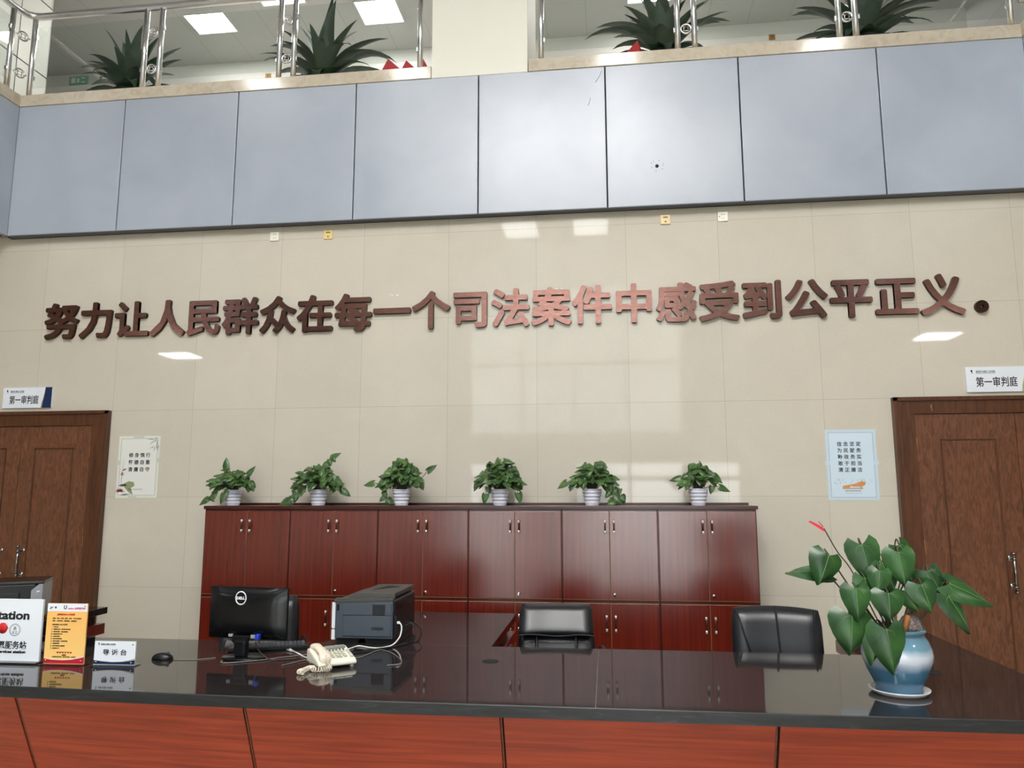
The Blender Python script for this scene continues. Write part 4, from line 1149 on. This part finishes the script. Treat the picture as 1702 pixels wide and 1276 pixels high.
for k in range(6):
    x_ = -.036+.0145*k; z_ = .062
    q.prism([(x_, z_-.005), (x_+.006, z_+.001), (x_+.005, z_+.005), (x_, z_+.003), (x_-.005, z_+.005), (x_-.006, z_+.001)], -.0048, -.004, 'y')
obj('heart_print', q, M_redprint, s2)
lettering('small_lettering', '志愿者', .008, M_stemdark, s2, (.0, -.0048, .050), .02)
lettering('small_lettering', '志愿服务热线、服务时间、工作日', .0058, M_stemdark, s2, (.0, -.0048, .041), .02, width=.13)
q = MB()
for xx, z_ in ((-.098, .022), (.096, .022), (.1, h-.01)): q.lathe([(.0, .006), (.0035, .006), (.004, .0)], 10, M=Matrix.Translation((xx, -.004, z_)) @ Matrix.Rotation(PI/2, 4, 'X'))
obj('screw', q, M_chrome, s2)

s1 = thing('desk_sign', 'large white volunteer station sign cut by the left edge, with a red emblem', 'sign', (2.205, -2.79, ZT), .01)
w, h = .47, .325
obj('base', MB().box(-w/2-.01, w/2+.012, -.05, .05, 0, .012, bev=.002), M_acrylic, s1)
obj('board', MB().box(-w/2, w/2, -.006, .006, .012, h), M_paper, s1)
lettering('lettering', 'Ustation', .06, M_ink, s1, (.032, -.0066, h-.082), .035, width=.262)
lettering('lettering', '青年志愿服务站', .041, M_ink, s1, (.017, -.0066, .092), .02, width=.283)
lettering('small_lettering', 'voluntary services station', .0195, M_ink, s1, (.022, -.0066, .056), .05, width=.27)
q = MB().lathe([(.0, .0005), (.028, .0005), (.028, 0)], 24, M=Matrix.Translation((.016, -.006, .176)) @ Matrix.Rotation(PI/2, 4, 'X')).prism([(.034, .176), (.050, .174), (.036, .194)], -.0065, -.006, 'y')
obj('emblem', q, M_redprint, s1)
q = MB()
for rr_ in (.031, .027): q.tube([(.086+rr_*math.cos(2*PI*k/28), -.0062, .168+rr_*math.sin(2*PI*k/28)) for k in range(29)], .0009, 4, caps=False)
rg = obj('ring_emblem', q, M_greyink, s1)
lettering('small_lettering', '志', .02, M_greyink, s1, (.086, -.0066, .177), .01)
lettering('small_lettering', '义工', .016, M_greyink, s1, (.086, -.0066, .156), .01)

# black and silver printer on the left side desk
lp = thing('inkjet_printer', 'black and silver printer on the side desk behind the white sign', 'printer', (1.235, -1.68, ZT), .5)
obj('body', MB().box(-.24, .215, 0, .36, .0, .255, bev=.008).box(-.22, .12, -.012, .0, .16, .2, bev=.003), M_black, lp)
obj('lid', MB().box(-.245, .262, -.004, .365, .255, .275, bev=.005), M_blackgloss, lp)
obj('side_cover', MB().prism([(.19, .02), (.26, .02), (.26, .255), (.235, .255), (.19, .215)], -.016, .34, 'y', bev=.003), M_silver, lp)
obj('badge', MB().prism([(.222, .20), (.246, .206), (.24, .212), (.226, .21)], -.0175, -.016, 'y'), M_whiteplastic, lp)
tr = thing('document_tray', 'low black tray on the desk behind the orange sign', 'tray', (2.25, -2.42, ZT), .05)
obj('bottom', MB().box(-.16, .16, -.11, .11, 0, .006), M_black, tr)
obj('side', MB().box(-.16, -.152, -.11, .11, .006, .05).box(.152, .16, -.11, .11, .006, .05).box(-.152, .152, .102, .11, .006, .05), M_black, tr)
obj('paper', MB().box(-.148, .148, -.105, .1, .0065, .02), M_graytop, tr)

# ------------------------------------------------------------------ anthurium in the blue pot
PX, PY = 6.655, -2.885
sr = obj('plant_saucer', MB().lathe([(.0, .0), (.105, .0), (.124, .016), (.126, .022), (.121, .021), (.105, .007), (.0, .006)], 36), M_saucer, None, (PX, PY, ZT))
tag(sr, 'white plastic saucer under the blue glazed pot', 'saucer')
an = thing('anthurium_plant', 'anthurium with big heart leaves and one red flower in a blue and white glazed pot', 'plant', (PX, PY, ZT+.0065))
prof = [(.0, 0), (.094, 0), (.098, .012), (.094, .02), (.104, .045), (.126, .09), (.142, .135), (.146, .16), (.142, .19), (.130, .222), (.118, .24), (.114, .248), (.122, .256), (.125, .264), (.121, .272), (.110, .272), (.104, .262), (.104, .235), (.0, .232)]
obj('pot', MB().lathe(prof, 48), M_glaze, an)
obj('soil', MB().lathe([(.104, .238), (.06, .248), (.0, .25)], 24), M_soil, an)
b = bmesh.new(); bmesh.ops.create_icosphere(b, subdivisions=3, radius=1)
rr = random.Random(3)
for v in b.verts:
    k = 1+.1*math.sin(7*v.co.x+2)*math.cos(6*v.co.y)+rr.uniform(-.035, .035)
    v.co = Vector((v.co.x*.052*k*(1.0 - .25*v.co.z), v.co.y*.045*k, v.co.z*.05*k))
for f in b.faces: f.smooth = True
m = MB(); m.add(b, Matrix.Translation((.062, -.02, .285))); obj('rock', m, M_rock, an)
obj('stake', MB().tube([(.012, -.06, .24), (.035, -.066, .335)], .011, 10).tube([(-.012, -.05, .24), (-.012, -.052, .335)], .007, 8), M_stake, an)
m = MB()
for k in range(90):
    a = rr.uniform(0, 2*PI); q = rr.uniform(.0, .09); L_ = rr.uniform(.02, .055)
    p = Vector((q*math.cos(a)-.03, q*math.sin(a)*.7-.02, .243)); e = p+Vector((rr.uniform(-.03, .03), rr.uniform(-.03, .02), L_))
    m.tube([p, (p+e)/2+Vector((0, 0, .006)), e], [.0035, .004, .001], 4)
obj('moss', m, M_grass, an)
S = 1/(3.987*359.0); OX, OZ = 737.6, 1182.0
def at(cx, cy, dy): return Vector(((cx-OX)*S, dy, (OZ-cy)*S))
LV = [  # base, tip, width, depth base, depth tip, normal
    ((560, 275), (596, 520), 165, -.02, -.06, (-.15, -1, .35)),
    ((342, 340), (262, 518), 168, -.05, -.09, (.25, -1, .35)),
    ((345, 455), (82, 440), 118, .02, -.02, (.1, -.8, .9)),
    ((464, 535), (452, 722), 140, -.12, -.16, (-.1, -1, .3)),
    ((548, 478), (556, 645), 112, -.06, -.08, (.25, -1, .3)),
    ((628, 430), (592, 572), 112, -.09, -.12, (-.2, -1, .25)),
    ((672, 385), (752, 592), 112, -.03, -.06, (.35, -1, .5)),
    ((768, 318), (778, 525), 150, -.05, -.09, (-.15, -1, .25)),
    ((832, 285), (925, 430), 120, .06, .05, (.2, -1, .3)),
    ((866, 510), (905, 672), 148, -.10, -.13, (.05, -1, .35)),
    ((785, 552), (838, 682), 108, -.07, -.10, (-.3, -1, .35)),
    ((966, 440), (1032, 582), 122, .0, -.02, (-.1, -1, .3)),
    ((1075, 515), (1330, 630), 150, -.02, -.04, (-.15, -.8, .8)),
    ((1045, 585), (1162, 800), 125, -.05, -.08, (.35, -1, .2)),
    ((650, 560), (640, 722), 160, -.13, -.16, (0, -1, .45)),
    ((432, 700), (402, 925), 205, -.12, -.16, (.05, -1, .3)),
    ((615, 772), (634, 1036), 178, -.15, -.175, (-.05, -1, .3)),
    ((572, 800), (526, 996), 118, -.12, -.14, (.25, -1, .25)),
    ((1035, 452), (1110, 535), 90, .05, .04, (.1, -.9, .8)),
    ((872, 445), (885, 520), 90, .05, .03, (.0, -1, .4)),
    ((720, 600), (735, 690), 100, -.02, -.03, (.2, -1, .4)),
    ((700, 470), (715, 575), 120, -.03, -.05, (.2, -1, .4)),
    ((905, 560), (960, 640), 95, .02, .0, (.2, -1, .4)),
    ((585, 520), (540, 620), 110, -.04, -.06, (.3, -1, .3)),
    ((500, 690), (505, 770), 90, -.04, -.05, (.3, -1, .3)),
]
rr = random.Random(9)
pt = MB()
for bq, tq, wd, d0, d1, nn in LV:
    m = MB(); vn = MB()
    B_, T_ = at(*bq, d0), at(*tq, d1)
    # petiole
    root = Vector((rr.uniform(-.05, .03), rr.uniform(-.05, .02), .243))
    if bq[0] < 480: root.x = -.05
    if bq[0] > 950: root.x = .03
    hang = B_ + Vector((0, .03, .02)) - Vector(nn)*0.01
    ctrl = (root*.45+B_*.55); ctrl.z = max(root.z, B_.z)*.55+root.z*.45 + (.05 if B_.z < .3 else .0); ctrl.y += .03
    pt.tube(smoothcurve([root, ctrl, hang, B_], 5), [.0035]*15+[.0028], 6)
    heart(m, B_, T_, wd*S*1.33, nn, fold=rr.uniform(.10, .2), curl=rr.uniform(.04, .14), lobe=.24, veins=vn)
    o = obj('leaf', m, M_anth, an); obj('vein', vn, M_vein, o)
obj('petioles', pt, M_stemdark, an)
fl = MB().tube(smoothcurve([(-.05, -.02, .243), at(490, 450, -.03), at(400, 320, -.04), at(325, 172, -.04)], 6), .0028, 6)
fs = obj('flower_stem', fl, M_stemdark, an)
m = MB(); heart(m, at(322, 168, -.04), at(238, 113, -.06), 46*S, (.3, -.5, 1.0), .25, .1, lobe=.2)
m.tube([at(318, 160, -.045), at(285, 125, -.06)], [.003, .0015], 6)
obj('spathe', m, M_flower, fs)
